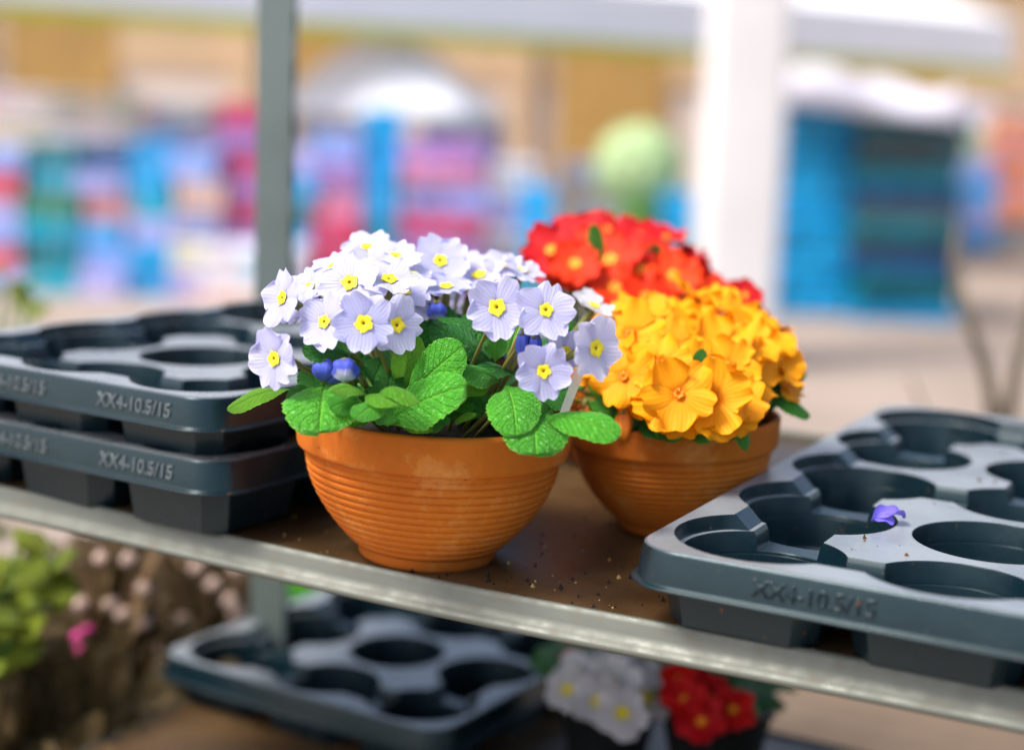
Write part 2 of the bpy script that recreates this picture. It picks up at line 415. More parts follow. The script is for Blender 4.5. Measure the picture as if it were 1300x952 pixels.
c2 = c+ul*.002+nl*.003
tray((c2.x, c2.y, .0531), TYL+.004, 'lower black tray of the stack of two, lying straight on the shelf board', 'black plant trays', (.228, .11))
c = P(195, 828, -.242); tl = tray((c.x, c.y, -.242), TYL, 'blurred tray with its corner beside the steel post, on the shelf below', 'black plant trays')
tl.location = (c.x, c.y, -.2415)
# fallen petal on the right tray
# ---------------------------------------------------------------- bowls
def bowl(name, R, loc, tilt, label):
    k = R/.0875
    pr = [(.0, .0), (.0405, 0), (.0418, .0006), (.0440, .0032), (.0442, .0066), (.0452, .0088)]
    z0, z1, r0, r1 = .0088, .0672, .0452, .0803
    n = 12; steps = 8
    for i in range(n):
        for s_ in range(steps):
            f = (i+s_/steps)/n; z = z0+(z1-z0)*f
            r = r0+(r1-r0)*(math.sin(f*PI/2*.95)/math.sin(PI/2*.95))**.86
            g = math.exp(-((s_/steps-.0)/.16)**2)+math.exp(-((s_/steps-1)/.16)**2)
            pr.append((r+.0006-.0014*g, z))
    pr += [(.0805, .0680), (.0808, .0698), (.0824, .0704), (.0846, .0708), (.0857, .0718), (.0862, .0738), (.0876, .0925), (.0875, .0942), (.0863, .0952), (.0832, .0952), (.0820, .0942), (.0802, .0790), (.0770, .0700), (.0600, .030), (.0, .018)]
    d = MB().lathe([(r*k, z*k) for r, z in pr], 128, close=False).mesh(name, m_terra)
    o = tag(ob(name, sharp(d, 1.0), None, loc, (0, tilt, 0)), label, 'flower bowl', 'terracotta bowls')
    so = MB().lathe([(.0812*k, .0835*k), (.06*k, .0860*k), (.03*k, .087*k), (.0005, .088*k)], 40, close=False)
    so.v = [(x, y, z+random.uniform(-.002, .002)) for x, y, z in so.v]
    s_ = so.build('potting_soil', m_soil, o)
    return o
pc1 = P(542, 703, -.005); pc1.z = -.0055
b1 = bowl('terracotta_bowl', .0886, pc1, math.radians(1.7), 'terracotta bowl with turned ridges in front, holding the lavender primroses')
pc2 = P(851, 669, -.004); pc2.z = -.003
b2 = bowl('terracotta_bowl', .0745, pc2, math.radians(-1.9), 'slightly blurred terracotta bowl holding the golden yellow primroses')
pc3 = Vector((.088, 1.245, 0))
b3 = bowl('terracotta_bowl', .075, pc3, 0, 'terracotta bowl hidden at the back, under the red primroses')
# potter's stamp pressed on the rim (an illegible line of script)
st = text_mesh('Yozzies', .0062, .00025); st.materials.clear(); st.materials.append(m_terra)
for v in st.vertices:
    x, y, z = v.co
    an = -PI/2+math.radians(14)+x/.087; r = .0868+.0006*(y/.006)+z*.8
    v.co = (r*math.cos(an), r*math.sin(an), .0800+y*.8)
ob('rim_stamp', st, b1)
# ---------------------------------------------------------------- flowers
def flower_mesh(seed, mats, notch=.14, ruff=.055, cup=.13):
    r = random.Random(seed); vs, fs, uvs = [], [], []
    nt_, nu = 12, 14
    for p in range(5):
        a0 = 2*PI*p/5+r.uniform(-.07, .07); L = r.uniform(.92, 1.04); ph = r.uniform(0, 6.28); cu = cup*r.uniform(.2, 1.4)
        lift = r.uniform(-.05, .09); tw = .045; wd = r.uniform(.94, 1.08); n0 = len(vs); nd = notch*r.uniform(.35, 1.5)
        for i in range(nt_+1):
            t = .07+.93*i/nt_
            hw = wd*(.09+.47*math.sin(min(1, t/.74)*PI/2)**1.15)
            for j in range(nu+1):
                u = -1+2*j/nu
                e = 1-nd*math.exp(-(u/.19)**2)-.46*abs(u)**3.0-.04*u*u
                y = (t*L)*(1+(e-1)*t**1.5); x = u*hw*(1 if t < .9 else 1)
                x *= 1-.13*t**5
                z = cu*(t*t-.3*t)*1.0+lift*t + .045*(p % 2)*t - .10*(t > 0)*math.exp(-(t/.16)**2) + tw*u*t + ruff*math.sin(3.1*u+ph)*t*t + ruff*.6*math.sin(7*u+ph*2)*t**3 + .02*math.exp(-(u/.12)**2)*t*(1-t)*-2
                z -= .07*u*u*t
                ca, sa = math.cos(a0), math.sin(a0)
                vs.append((x*ca-y*sa, x*sa+y*ca, z)); uvs.append((t, u))
        for i in range(nt_):
            for j in range(nu):
                q = n0+i*(nu+1)+j; fs.append((q, q+1, q+nu+2, q+nu+1))
    return me('flower', vs, fs, mats, True, uvs)
def eye_mesh(seed, m, R=.27, th=None):
    r = random.Random(seed); vs, fs, mi = [(0, 0, -.06)], [], []; K = 40
    rad = [.035, .052, .13, None]
    for ri, rr in enumerate(rad):
        for k in range(K):
            q = 2*PI*k/K
            o = R*(.90+.09*math.cos(5*q)+.05*math.cos(10*q+1)+r.uniform(-.07, .07))
            x = rr if rr else o
            z = [-.02, .030, .062, .050+.010*math.cos(5*q)][ri]
            vs.append((x*math.cos(q+PI/2), x*math.sin(q+PI/2), z))
    for k in range(K): fs.append((0, 1+k, 1+(k+1) % K)); mi.append(1)
    for ri in range(3):
        for k in range(K):
            a = 1+ri*K; fs.append((a+k, a+K+k, a+K+(k+1) % K, a+(k+1) % K)); mi.append(1 if ri == 0 else 0)
    return me('eye', vs, fs, [m, (m if R < .2 else m_throat)], True, None, mi)
FM = {'lav': [flower_mesh(i, m_lav) for i in range(7)], 'white': [flower_mesh(30+i, m_white) for i in range(3)],
      'yel': [flower_mesh(60+i, m_yel, .07, .13, .20) for i in range(6)],
      'red': [flower_mesh(80+i, m_red, .12, .09, .18) for i in range(4)], 'org': [flower_mesh(90+i, m_org, .12, .10, .18) for i in range(4)]}
EM = {'lav': [eye_mesh(i, m_eye, r_) for i, r_ in enumerate((.29, .25, .27, .23))], 'white': [eye_mesh(9, m_eye, .26)], 'yel': [eye_mesh(5, simple('amber_eye', (.90, .26, .002), .6, .1, 60), .12)], 'red': [eye_mesh(6, m_eyeo, .19)], 'org': [eye_mesh(7, m_eyeo, .22)]}
ctr = [0]
def flower(plant, pos, R, nrm, kind, base=None, stem_m=None, spin=None):
    ctr[0] += 1; i = ctr[0]
    pos = Vector(pos); nrm = Vector(nrm).normalized()
    q = nrm.to_track_quat('Z', 'Y').to_matrix().to_4x4() @ Matrix.Rotation(random.uniform(0, 6.28) if spin is None else spin, 4, 'Z')
    mat = Matrix.Translation(pos-plant.location) @ q @ Matrix.Scale(R, 4)
    o = ob('flower', FM[kind][i % len(FM[kind])], plant); o.matrix_basis = mat
    ob('eye', EM[kind][i % len(EM[kind])], o)
    if base is not None:
        base = Vector(base); inv = mat.inverted()
        p0 = pos-nrm*R*.12; p1 = pos-nrm*R*.95; pts = []
        mid = p1.lerp(base, .5)+Vector((random.uniform(-.004, .004), random.uniform(-.004, .004), .006))
        for t in [k/9 for k in range(10)]:
            a = p0.lerp(p1, t); b = p1.lerp(mid, t); c_ = mid.lerp(base, t); ab = a.lerp(b, t); bc = b.lerp(c_, t)
            pts.append(inv @ (ab.lerp(bc, t)-plant.location))
        k = 1/R; rs = [.0016*k, .0028*k, .0026*k, .0014*k]+[.0012*k]*6
        MB().tube(pts, rs, 7).build('stem', stem_m or m_stem, o)
    return o
def leaf(plant, B, T, wd, n, bow=.12, mat=None, curl=-.18, pet=.0, seed=0, name='leaf', wav=1.0):
    r = random.Random(seed+int(wd*1e5)); B, T = Vector(B), Vector(T); n = Vector(n).normalized(); L = (T-B).length
    n = (n-(T-B).normalized()*n.dot((T-B).normalized())).normalized()
    nt_, nu = 44, 18; cs = [B.lerp(T, i/nt_)+n*(bow*L*math.sin(PI*min(1, (i/nt_))**.9)) for i in range(nt_+1)]
    side = (T-B).normalized().cross(n).normalized(); vs, fs, uvs = [], [], []
    ph = r.uniform(0, 6.28); ph2 = r.uniform(0, 6.28); sk = r.uniform(-.06, .06)*L; rw = min(L, wd)
    for i in range(nt_+1):
        t = i/nt_; tg = (cs[min(i+1, nt_)]-cs[max(i-1, 0)]).normalized(); nn_ = side.cross(tg).normalized()
        if nn_.dot(n) < 0: nn_ = -nn_
        if t < .55:
            s_ = max(0, (t-pet)/(.55-pet)); o = .07+.93*(s_*s_*(3-2*s_))**.8
        else: o = math.sqrt(max(0, 1-((t-.55)/.45)**2.3))
        hw = wd/2*max(o, .015)*(1+.030*math.sin(t*88)+.02*math.sin(t*51+ph))
        for j in range(nu+1):
            u = -1+2*j/nu; a = abs(u)
            phs = t*11-a*2.6
            puck = abs(math.sin(PI*phs))*(1-a**4)*min(1, a*5)
            z = curl*hw*u*u + rw*.024*puck + rw*.045*wav*math.sin(5*t+ph+2*u)*a + rw*.04*wav*math.sin(11*t+ph2+(1.5 if u > 0 else 0))*a*a*a - rw*.022*math.exp(-(u/.10)**2)
            vs.append(cs[i]+side*(u*hw+sk*math.sin(PI*t))+nn_*z-plant.location); uvs.append((t, u*.5+.5))
    for i in range(nt_):
        for j in range(nu):
            q = i*(nu+1)+j; fs.append((q, q+1, q+nu+2, q+nu+1))
    return ob(name, me(name, vs, fs, mat or m_leaf, True, uvs), plant)
def Z1(x, y): return 280+x*.4154, 260+y*.4154
def vdir(x, c_, u): return Vector((x, -c_, u))       # right, towards the camera, up
# --- lavender primrose
lav = thing('primrose_plant', 'pale lavender primroses with yellow eyes above the ridged front bowl', 'flowering plant', (pc1.x, pc1.y, .075), 'primrose plants')
c1 = Vector((pc1.x, pc1.y, .078))
fl = [  # zoom px, R px, depth, normal(right, to camera, up), kind
 (190, 285, 41, .885, (-.72, .62, .25)), (395, 238, 43, .900, (-.12, .80, .50)), (318, 358, 41, .872, (-.42, .80, .35)),
 (438, 363, 43, .858, (.02, .96, .22)), (165, 470, 43, .862, (-.55, .80, .08)), (515, 228, 42, .905, (.15, .42, .85)),
 (672, 172, 41, .985, (.10, .75, .55)), (448, 135, 34, .980, (.0, .62, .72)), (535, 160, 36, .965, (.05, .55, .80)),
 (845, 314, 44, .868, (-.05, .95, .22)), (995, 322, 42, .866, (.12, .92, .30)), (1146, 438, 44, .855, (.62, .75, .12)),
 (988, 508, 40, .850, (.0, .98, .02)), (1052, 448, 33, .875, (.45, .85, -.15)), (868, 185, 32, 1.0, (.12, .42, .88)),
 (790, 215, 36, .990, (-.22, .42, .85)), (690, 250, 36, .960, (.0, .35, .92)), (538, 368, 41, .880, (.42, .82, .10)),
 (272, 252, 34, .910, (-.30, .62, .66)), (925, 200, 32, 1.0, (.35, .25, .88)), (560, 262, 38, .925, (.25, .60, .70)),
 (588, 215, 34, .955, (.3, .35, .86)), (345, 188, 32, .945, (-.3, .45, .82)), (455, 178, 34, .950, (.0, .5, .85)),
 (235, 300, 34, .905, (-.5, .55, .5)), (640, 205, 34, 1.0, (-.1, .4, .9)), (740, 180, 33, 1.02, (.1, .5, .85)),
 (760, 262, 30, 1.0, (.1, .3, .95)), (600, 300, 30, .96, (.4, .5, .6))]
for (x, y, R, Y, nn_) in fl:
    px, py = Z1(x, y); p = W(px, py, Y)
    b = c1+Vector(((p.x-c1.x)*.28, (p.y-c1.y)*.30+random.uniform(-.006, .006), 0))
    flower(lav, p, R*Y/F, vdir(*nn_), 'lav', b)
for k in range(9):                                       # the far side of the cushion
    a = .25+k*.33; p = c1+Vector((math.cos(a)*.075*random.uniform(.8, 1.1), math.sin(a)*.075+.012, .062+random.uniform(-.018, .016)))
    if p.x > .0: p.z -= .012
    flower(lav, p, .018, (math.cos(a)*.7, math.sin(a)*.8, .7), 'lav', c1+Vector((math.cos(a)*.02, math.sin(a)*.02, 0)))
flower(lav, W(754, 388, 1.0), 32*1.0/F, vdir(.3, .25, .9), 'white', c1+Vector((.03, .02, 0)))
def bud(plant, p, d, L, r_, mat=None, base=None, tip_white=True):
    p, d = Vector(p), Vector(d).normalized(); vs, fs, uvs = [], [], []; K = 20; NT_ = 10
    q = d.to_track_quat('Z', 'Y').to_matrix()
    for i in range(NT_+1):
        t = i/NT_; rr = r_*math.sin(PI*min(.999, .12+.85*t))**.7*(1 if t < 1 else .1)
        for k in range(K):
            a = 2*PI*k/K; f = 1+.14*math.cos(5*a+t*2.2)
            vs.append(p+q @ Vector((rr*f*math.cos(a), rr*f*math.sin(a), L*t))-plant.location); uvs.append((1-t if tip_white else .6, k/K))
    for i in range(NT_):
        for k in range(K): fs.append((i*K+k, i*K+(k+1) % K, (i+1)*K+(k+1) % K, (i+1)*K+k))
    fs.append(tuple(NT_*K+k for k in range(K)))
    o = ob('bud', me('bud', vs, fs, mat or m_bud, True, uvs), plant)
    if base is not None:
        m = MB(); b = Vector(base); m.tube([p-plant.location+d*L*.15, p-plant.location-d*.004, p.lerp(b, .5)-plant.location+Vector((0, 0, .004)), b-plant.location], [r_*.9, .0016, .0013, .0012], 7)
        m.build('stem', m_stem, o)
    return o
def Z(x, y, Y): return W(*Z1(x, y), Y)
bud(lav, Z(322, 472, .878), (0, -.35, -1), .013, .0078, None, c1+Vector((-.03, -.01, 0)), False)
bud(lav, Z(384, 482, .868), (.0, -.75, -.65), .013, .0078, None, c1+Vector((-.025, -.015, 0)))
bud(lav, Z(352, 500, .880), (-.2, -.5, -.8), .010, .005, None, c1+Vector((-.028, -.01, 0)), False)
for x, y in ((925, 385), (962, 395)): bud(lav, Z(x, y, .885), (0, -.2, -1), .018, .0040, None, c1+Vector((.03, -.02, 0)), False)
bud(lav, Z(660, 300, .95), (.1, -.4, -.8), .012, .006, None, c1+Vector((.01, .0, 0)))
lv = [  # base zoom px, depth, tip zoom px, depth, width px, normal, bow, mat, curl
 ((225, 565), .905, (20, 627), .885, 28, (-.25, .55, .8), .10, m_leafy, -.3),
 ((318, 560), .890, (300, 698), .838, 92, (0, .55, .85), .16, m_leaf, -.15),
 ((300, 606), .895, (270, 495), .895, 42, (-.1, 1, .1), .03, m_leafd, .05),
 ((425, 480), .890, (250, 440), .872, 34, (0, .72, .7), .10, m_leafd, -.3),
 ((455, 592), .870, (338, 572), .838, 28, (-.1, .62, .8), .12, m_leafy, -.3),
 ((440, 606), .875, (332, 622), .842, 34, (-.15, .85, .5), .08, m_leaf, -.2),
 ((510, 612), .862, (408, 655), .832, 34, (-.1, .8, .6), .12, m_leaf, -.25),
 ((440, 590), .864, (535, 618), .834, 26, (.1, .6, .8), .12, m_leafy, -.3),
 ((478, 588), .862, (606, 606), .836, 26, (.1, .55, .85), .22, m_leafy, -.5),
 ((562, 592), .893, (742, 428), .880, 58, (-.45, .86, .30), .08, m_leaf, -.15),
 ((545, 575), .905, (590, 395), .890, 38, (.35, .9, .12), .05, m_leafy, .1),
 ((505, 672), .880, (752, 548), .858, 68, (-.12, .75, .66), .10, m_leaf, -.20),
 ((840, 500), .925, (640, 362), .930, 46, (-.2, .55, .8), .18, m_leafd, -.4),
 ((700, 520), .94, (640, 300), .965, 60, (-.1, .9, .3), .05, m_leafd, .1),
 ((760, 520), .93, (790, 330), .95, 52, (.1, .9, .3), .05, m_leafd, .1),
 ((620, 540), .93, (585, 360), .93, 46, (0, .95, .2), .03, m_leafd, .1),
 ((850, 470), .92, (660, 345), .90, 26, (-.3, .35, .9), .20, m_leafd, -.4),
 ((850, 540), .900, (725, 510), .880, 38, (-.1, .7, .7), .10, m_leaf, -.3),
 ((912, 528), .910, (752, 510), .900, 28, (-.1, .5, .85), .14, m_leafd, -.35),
 ((840, 480), .905, (850, 400), .900, 26, (.1, .95, .1), .02, m_leaf, .1),
 ((868, 560), .888, (905, 708), .844, 64, (-.05, .80, .6), .16, m_leaf, -.12),
 ((960, 640), .872, (965, 764), .838, 78, (.0, .62, .78), .14, m_leaf, -.18),
 ((972, 655), .868, (1222, 705), .832, 44, (.02, .66, .75), .10, m_leaf, -.22),
 ((940, 600), .92, (1070, 560), .93, 40, (.3, .7, .6), .10, m_leafd, -.2),
 ((900, 620), .91, (985, 540), .90, 34, (.2, .9, .3), .05, m_leafd, 0),
 ((640, 690), .885, (690, 672), .864, 26, (.0, .8, .6), .1, m_leafd, -.2),
 ((560, 685), .885, (645, 694), .862, 18, (0, .6, .8), .1, m_leafy, -.3),
 ((470, 560), .90, (500, 470), .905, 36, (0, .95, .2), .02, m_leafd, .1),
 ((400, 560), .905, (440, 450), .91, 34, (0, .95, .2), .02, m_leafd, .1),
 ((500, 600), .895, (520, 500), .90, 34, (.1, .95, .2), .04, m_leafd, .1),
 ((470, 640), .885, (540, 662), .868, 30, (.1, .7, .7), .10, m_leaf, -.2),
 ((740, 640), .900, (700, 560), .90, 34, (0, .9, .4), .06, m_leafd, -.1),
 ((800, 640), .900, (770, 570), .90, 30, (.1, .9, .4), .06, m_leafd, -.1),
 ((720, 660), .893, (772, 650), .875, 24, (.1, .7, .7), .1, m_leafy, -.2),
 ((250, 600), .895, (215, 560), .89, 26, (-.2, .8, .5), .08, m_leafd, -.1),
 ((940, 680), .89, (1010, 620), .89, 34, (.2, .9, .4), .06, m_leafd, -.1),
 ((380, 500), .90, (330, 430), .905, 40, (-.1, .9, .4), .06, m_leafd, 0),
 ((880, 470), .91, (905, 370), .92, 34, (.1, .95, .3), .04, m_leaf, 0),
 ((700, 450), .95, (690, 330), .97, 48, (.1, .95, .3), .04, m_leafd, 0)]
for i, (b, bY, t, tY, wd, n_, bow, m_, cu) in enumerate(lv):
    leaf(lav, Z(*b, bY), Z(*t, tY), wd*1.14*tY/F, vdir(*n_), bow, m_, cu, 0, i*7)
rq = random.Random(5)
for k in range(26):
    zx = 300+k*26+rq.uniform(-10, 10); zy = rq.uniform(560, 668); 
    if 830 < zx < 1010: continue
    leaf(lav, Z(600+(zx-600)*.35, 620, .925), Z(zx, zy, rq.uniform(.872, .895)), rq.uniform(24, 40)*.88/F, vdir(rq.uniform(-.4, .4), rq.uniform(.5, .9), rq.uniform(.3, .8)), rq.uniform(.12, .3), rq.choice((m_leaf, m_leaf, m_leafy, m_leafd)), -.25, .1, 700+k)
for k in range(16):                                      # leaves round the back and middle
    a = -.25+k*.24 if k < 15 else 2; rr = random.uniform(.07, .10); c_, s_ = math.cos(a), math.sin(a)
    if c_ < -.6 and s_ < .3: continue
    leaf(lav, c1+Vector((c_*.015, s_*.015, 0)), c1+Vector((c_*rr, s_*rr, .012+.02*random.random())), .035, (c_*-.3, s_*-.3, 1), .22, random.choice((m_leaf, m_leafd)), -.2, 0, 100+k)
for k in range(7):
    a = k*.9; leaf(lav, c1+Vector((math.cos(a)*.02, math.sin(a)*.02, 0)), c1+Vector((math.cos(a)*.04, math.sin(a)*.04, .055)), .026, (math.cos(a)*-1, math.sin(a)*-1, .3), .06, m_leafd, .1, 0, 200+k)
# --- golden primrose
c2_ = Vector((pc2.x, pc2.y, .066))
yel = thing('primrose_plant', 'dense cushion of golden yellow primroses above the second bowl', 'flowering plant', (pc2.x, pc2.y, .062), 'primrose plants')
yl = [(800, 425, 44, .985), (768, 445, 42, .99), (792, 478, 42, .965), (838, 462, 40, .965), (905, 505, 48, .945), (862, 500, 48, .940), (845, 512, 40, .950), (930, 505, 42, .955),
      (880, 475, 44, .965), (925, 465, 40, .985), (890, 420, 44, 1.03), (930, 400, 44, 1.05), (965, 430, 44, 1.04), (985, 462, 42, 1.03), (955, 470, 42, 1.0), (1000, 480, 34, 1.03),
      (860, 400, 40, 1.06), (905, 380, 34, 1.08), (880, 375, 32, 1.09), (820, 400, 36, 1.04), (945, 440, 42, 1.01), (975, 405, 32, 1.08), (790, 400, 34, 1.05), (915, 440, 44, 1.0), (850, 440, 38, .99), (992, 435, 34, 1.06), (865, 525, 34, .950), (905, 530, 34, .945), (810, 500, 34, .97), (935, 528, 28, .95)]
for x, y, R, Y in yl:
    p = W(x, y, Y); n_ = (p-(c2_+Vector((0, 0, -.005)))).normalized()+Vector((random.uniform(-.45, .45), -.35, random.uniform(-.15, .5)))
    flower(yel, p, R*1.12*Y/F, n_, 'yel', c2_+(p-c2_)*.2*Vector((1, 1, 0)).length*.5 if False else c2_+Vector(((p.x-c2_.x)*.2, (p.y-c2_.y)*.2, 0)), m_stemg)
for k in range(10):
    a = .2+k*.3; p = c2_+Vector((math.cos(a)*.06, math.sin(a)*.065, .05+random.uniform(-.015, .015)))
    flower(yel, p, .020, (math.cos(a), math.sin(a), .7), 'yel', c2_, m_stemg)
yv = [((790, 540), 1.0, (745, 512), .985, 24, (-.2, .6, .8), m_leaf), ((795, 535), .985, (812, 500), .975, 26, (0, .9, .3), m_leafd), ((870, 540), .985, (836, 556), .955, 36, (0, .8, .6), m_leaf),
      ((905, 535), .98, (880, 560), .950, 40, (0, .8, .6), m_leaf), ((915, 532), .98, (925, 560), .955, 26, (.2, .8, .5), m_leaf), ((930, 530), .98, (946, 572), .955, 22, (.4, .8, .3), m_leaf),
      ((960, 505), 1.03, (1028, 530), 1.02, 34, (.3, .5, .8), m_leaf), ((960, 520), 1.03, (1000, 500), 1.02, 36, (.3, .6, .8), m_leafd), ((965, 490), 1.05, (1008, 490), 1.05, 26, (.3, .5, .8), m_leafd),
      ((850, 455), 1.0, (822, 402), 1.0, 34, (0, .8, .5), m_leaf), ((880, 470), .97, (893, 443), .97, 16, (0, .8, .5), m_leafd), ((855, 475), .97, (868, 458), .965, 12, (0, .8, .5), m_leafd),
      ((820, 535), 1.0, (770, 540), .985, 30, (-.1, .7, .7), m_leafd), ((800, 520), 1.01, (745, 490), 1.0, 26, (-.2, .6, .7), m_leafy), ((850, 545), .98, (812, 548), .965, 30, (-.1, .8, .6), m_leafd),
      ((1000, 490), 1.06, (1022, 470), 1.06, 16, (.3, .6, .8), m_leafy)]
for i, (b, bY, t, tY, wd, n_, m_) in enumerate(yv): leaf(yel, W(*b, bY), W(*t, tY), wd*tY/F*1.15, vdir(*n_), .18, m_, -.25, 0, 300+i)
for k in range(18):
    a = k*.36; rr = random.uniform(.05, .075); leaf(yel, c2_, c2_+Vector((math.cos(a)*rr, math.sin(a)*rr, .012+.014*random.random())), .032, (-.2*math.cos(a), -.2*math.sin(a), 1), .2, random.choice((m_leaf, m_leafd)), -.2, 0, 330+k)
for x, y, Y, d, L in ((792, 520, .965, (.02, -.2, -1), .020), (742, 515, .985, (0, -.3, -1), .014), (728, 500, .99, (-.4, -.3, -.8), .012), (966, 500, 1.0, (0, -.2, -1), .016)):
    bud(yel, W(x, y, Y), d, L, .0055, m_budo, c2_, False)
# --- red primroses behind
c3_ = Vector((pc3.x, pc3.y, .068))
red = thing('primrose_plant', 'blurred scarlet and vermilion primroses behind the golden ones', 'flowering plant', (pc3.x, pc3.y, .065), 'primrose plants')
rl = [(700, 318, 46, 1.20, 'red'), (730, 300, 44, 1.22, 'red'), (770, 292, 42, 1.26, 'red'), (812, 300, 46, 1.24, 'red'), (845, 302, 34, 1.26, 'red'), (730, 335, 42, 1.18, 'org'), (715, 345, 38, 1.17, 'org'), (690, 340, 30, 1.2, 'red'),
      (775, 330, 46, 1.19, 'org'), (815, 345, 48, 1.17, 'org'), (855, 350, 42, 1.18, 'org'), (780, 365, 44, 1.15, 'org'), (820, 378, 44, 1.14, 'org'), (860, 380, 40, 1.15, 'org'), (750, 355, 40, 1.16, 'org'), (880, 352, 26, 1.22, 'red'),
      (920, 378, 34, 1.2, 'red'), (945, 375, 30, 1.2, 'red'), (900, 372, 30, 1.19, 'org'), (880, 385, 34, 1.17, 'org'), (955, 392, 26, 1.2, 'red'), (750, 310, 34, 1.22, 'org'), (830, 325, 34, 1.2, 'org'), (800, 320, 40, 1.21, 'red')]
for x, y, R, Y, k in rl:
    Y += random.uniform(-.035, .02); R *= random.uniform(.82, 1.08); p = W(x, y, Y); n_ = (p-c3_).normalized()*.6+Vector((random.uniform(-.25, .25), -.55, .35))
    flower(red, p, R*Y/F, n_, k, c3_+Vector(((p.x-c3_.x)*.2, 0, 0)), m_stemg)
for k in range(9):
    a = .2+k*.33; flower(red, c3_+Vector((math.cos(a)*.07, math.sin(a)*.06, .085+random.uniform(-.02, .02))), .024, (math.cos(a), math.sin(a), .7), 'red', c3_, m_stemg)
for k in range(14):
    x, y = random.uniform(700, 840), random.uniform(300, 385); b_ = W(x, y+30, 1.2); leaf(red, b_, W(x+random.uniform(-10, 10), y, 1.185), .018, (random.uniform(-.4, .4), -1, .3), .1, m_leafd, -.1, 0, 570+k)
leaf(red, W(757, 348, 1.17), W(754, 284, 1.16), 22*1.17/F, (0, -1, .1), .03, m_leaf, -.1, 0, 555)
for k in range(20):
    a = k*.33; rr = random.uniform(.06, .09); leaf(red, c3_, c3_+Vector((math.cos(a)*rr, math.sin(a)*rr, .02+.03*random.random())), .036, (0, 0, 1), .2, random.choice((m_leaf, m_leafd)), -.2, 0, 400+k)
# clear label stake between the bowls
a, b = Z(1112, 470, .885), Z(1048, 640, .885)
sdv = (b-a).normalized(); sv = Vector((.0032, .0, 0)); th = Vector((0, .0006, 0)); bb = b+sdv*.02
vs = [a-sv, a+sv, bb+sv*.7, bb-sv*.7]; vs = vs+[v+th for v in vs]
lb = ob('label_stake', me('label_stake', [v-bb for v in vs], [(3, 2, 1, 0), (4, 5, 6, 7), (0, 1, 5, 4), (1, 2, 6, 5), (2, 3, 7, 6), (3, 0, 4, 7)], m_clear, False), None, bb)
tag(lb, 'clear plastic stake leaning beside the lowest right lavender flower', 'plant label')
# fallen petal on the right tray
pp = P(1127, 662, .0385)
fp = thing('fallen_petal', 'small violet blue petal fallen on the right tray', 'petal', pp)
m_viol = petal_mat('violet_petal', (.12, .09, .62), (.22, .17, .75), (.1, .08, .5), .2, .8)
leaf(fp, pp+Vector((-.010, -.001, .0005)), pp+Vector((.011, .003, .003)), .013, (0, -.3, 1), .18, m_viol, .5, 0, 4, 'petal_blade', 3)
leaf(fp, pp+Vector((-.011, -.003, .0005)), pp+Vector((.003, -.005, .001)), .007, (0, -.6, 1), .1, m_viol, .5, 0, 5, 'petal_blade', 3)
# ---------------------------------------------------------------- plants below and beyond
def twig_leafy(name, label, base, tips, m_l, lw, ll, nleaf, stem_m=None, cat='plant', group=None, r0=.003):
    t = thing(name, label, cat, base, group); m = MB()
    for tp in tips:
        tp = Vector(tp); b = Vector(base); mid = b.lerp(tp, .5)+Vector((random.uniform(-.02, .02), random.uniform(-.02, .02), .01))
        pts = []
        for k in range(9):
            q = k/8; pts.append((b.lerp(mid, q)).lerp(mid.lerp(tp, q), q)-b)
        m.tube(pts, [r0*(1-.6*k/8) for k in range(9)], 6)
        for k in range(nleaf):
            q = .35+.65*(k+1)/nleaf; p = pts[min(8, int(q*8))]+b; a = random.uniform(0, 6.28)
            d = Vector((math.cos(a), math.sin(a), random.uniform(-.1, .7))).normalized()
            leaf(t, p, p+d*ll*random.uniform(.7, 1.1), lw, (random.uniform(-.4, .4), -.6, .8), .12, m_l, -.2, 0, k)
    m.build('stem', stem_m or m_stemg, t); return t
def pot(loc, R, hgt, label, mat):
    return tag(MB().lathe([(R*.72, 0), (R*.98, hgt*.85), (R*1.04, hgt*.86), (R*1.05, hgt), (R*.97, hgt), (R*.93, hgt*.86), (R*.9, hgt*.85)], 32, close=False).build('nursery_pot', [mat], None, loc=loc), label, 'pot', 'nursery pots')
m_yg = leaf_mat('yellow_green_leaf', (.08, .14, .006), (.20, .26, .010), (.32, .38, .04), .3)
LZ = -.288
m_potb = simple('black_pot', (.012, .014, .015), .45)
m_pott = simple('brown_pot', (.20, .09, .04), .6)
def loc_(a, b, z): v = ro+U*a+N*b; v.z = z; return v
m_plank = simple('weathered_plank', (.16, .11, .07), .8, .25, 6)
def bench(a0, a1, b0, b1, z, label):
    o_ = loc_(a0, b0, GZ); t = thing('display_bench', label, 'bench', o_, 'low display benches', YAW); hz = z-GZ; n = int((b1-b0)/.11)
    for k in range(n): MB().box((0, k*.11, hz-.022), (a1-a0, k*.11+.104, hz)).build('plank', m_plank, t, False)
    for x in (.03, a1-a0-.08):
        for y in (.03, b1-b0-.10): MB().box((x, y, 0), (x+.05, y+.05, hz-.023)).build('leg', m_plank, t, False)
bench(-1.9, -.50, -.10, .66, -.36, 'weathered plank bench left of the trolley, under the yellow green plant')
bench(-1.3, .9, .82, 1.60, -.56, 'low weathered plank bench seen under the shelf behind the trolley')
# yellow-green leafy plant
BZ = -.36
bp = Vector((-.50, 1.34, BZ)); pot(bp, .05, .075, 'black pot under the yellow green leaves, lower left', m_potb)
twig_leafy('leafy_plant', 'blurred yellow green leafy plant at the left below the shelf', bp+Vector((0, 0, .06)),
           [W(x, y, Y) for x, y, Y in ((20, 700, 1.30), (60, 715, 1.33), (90, 735, 1.34), (10, 745, 1.30), (45, 760, 1.30), (-30, 720, 1.3), (20, 800, 1.3), (-10, 840, 1.3), (70, 690, 1.4))], m_yg, .034, .040, 6)
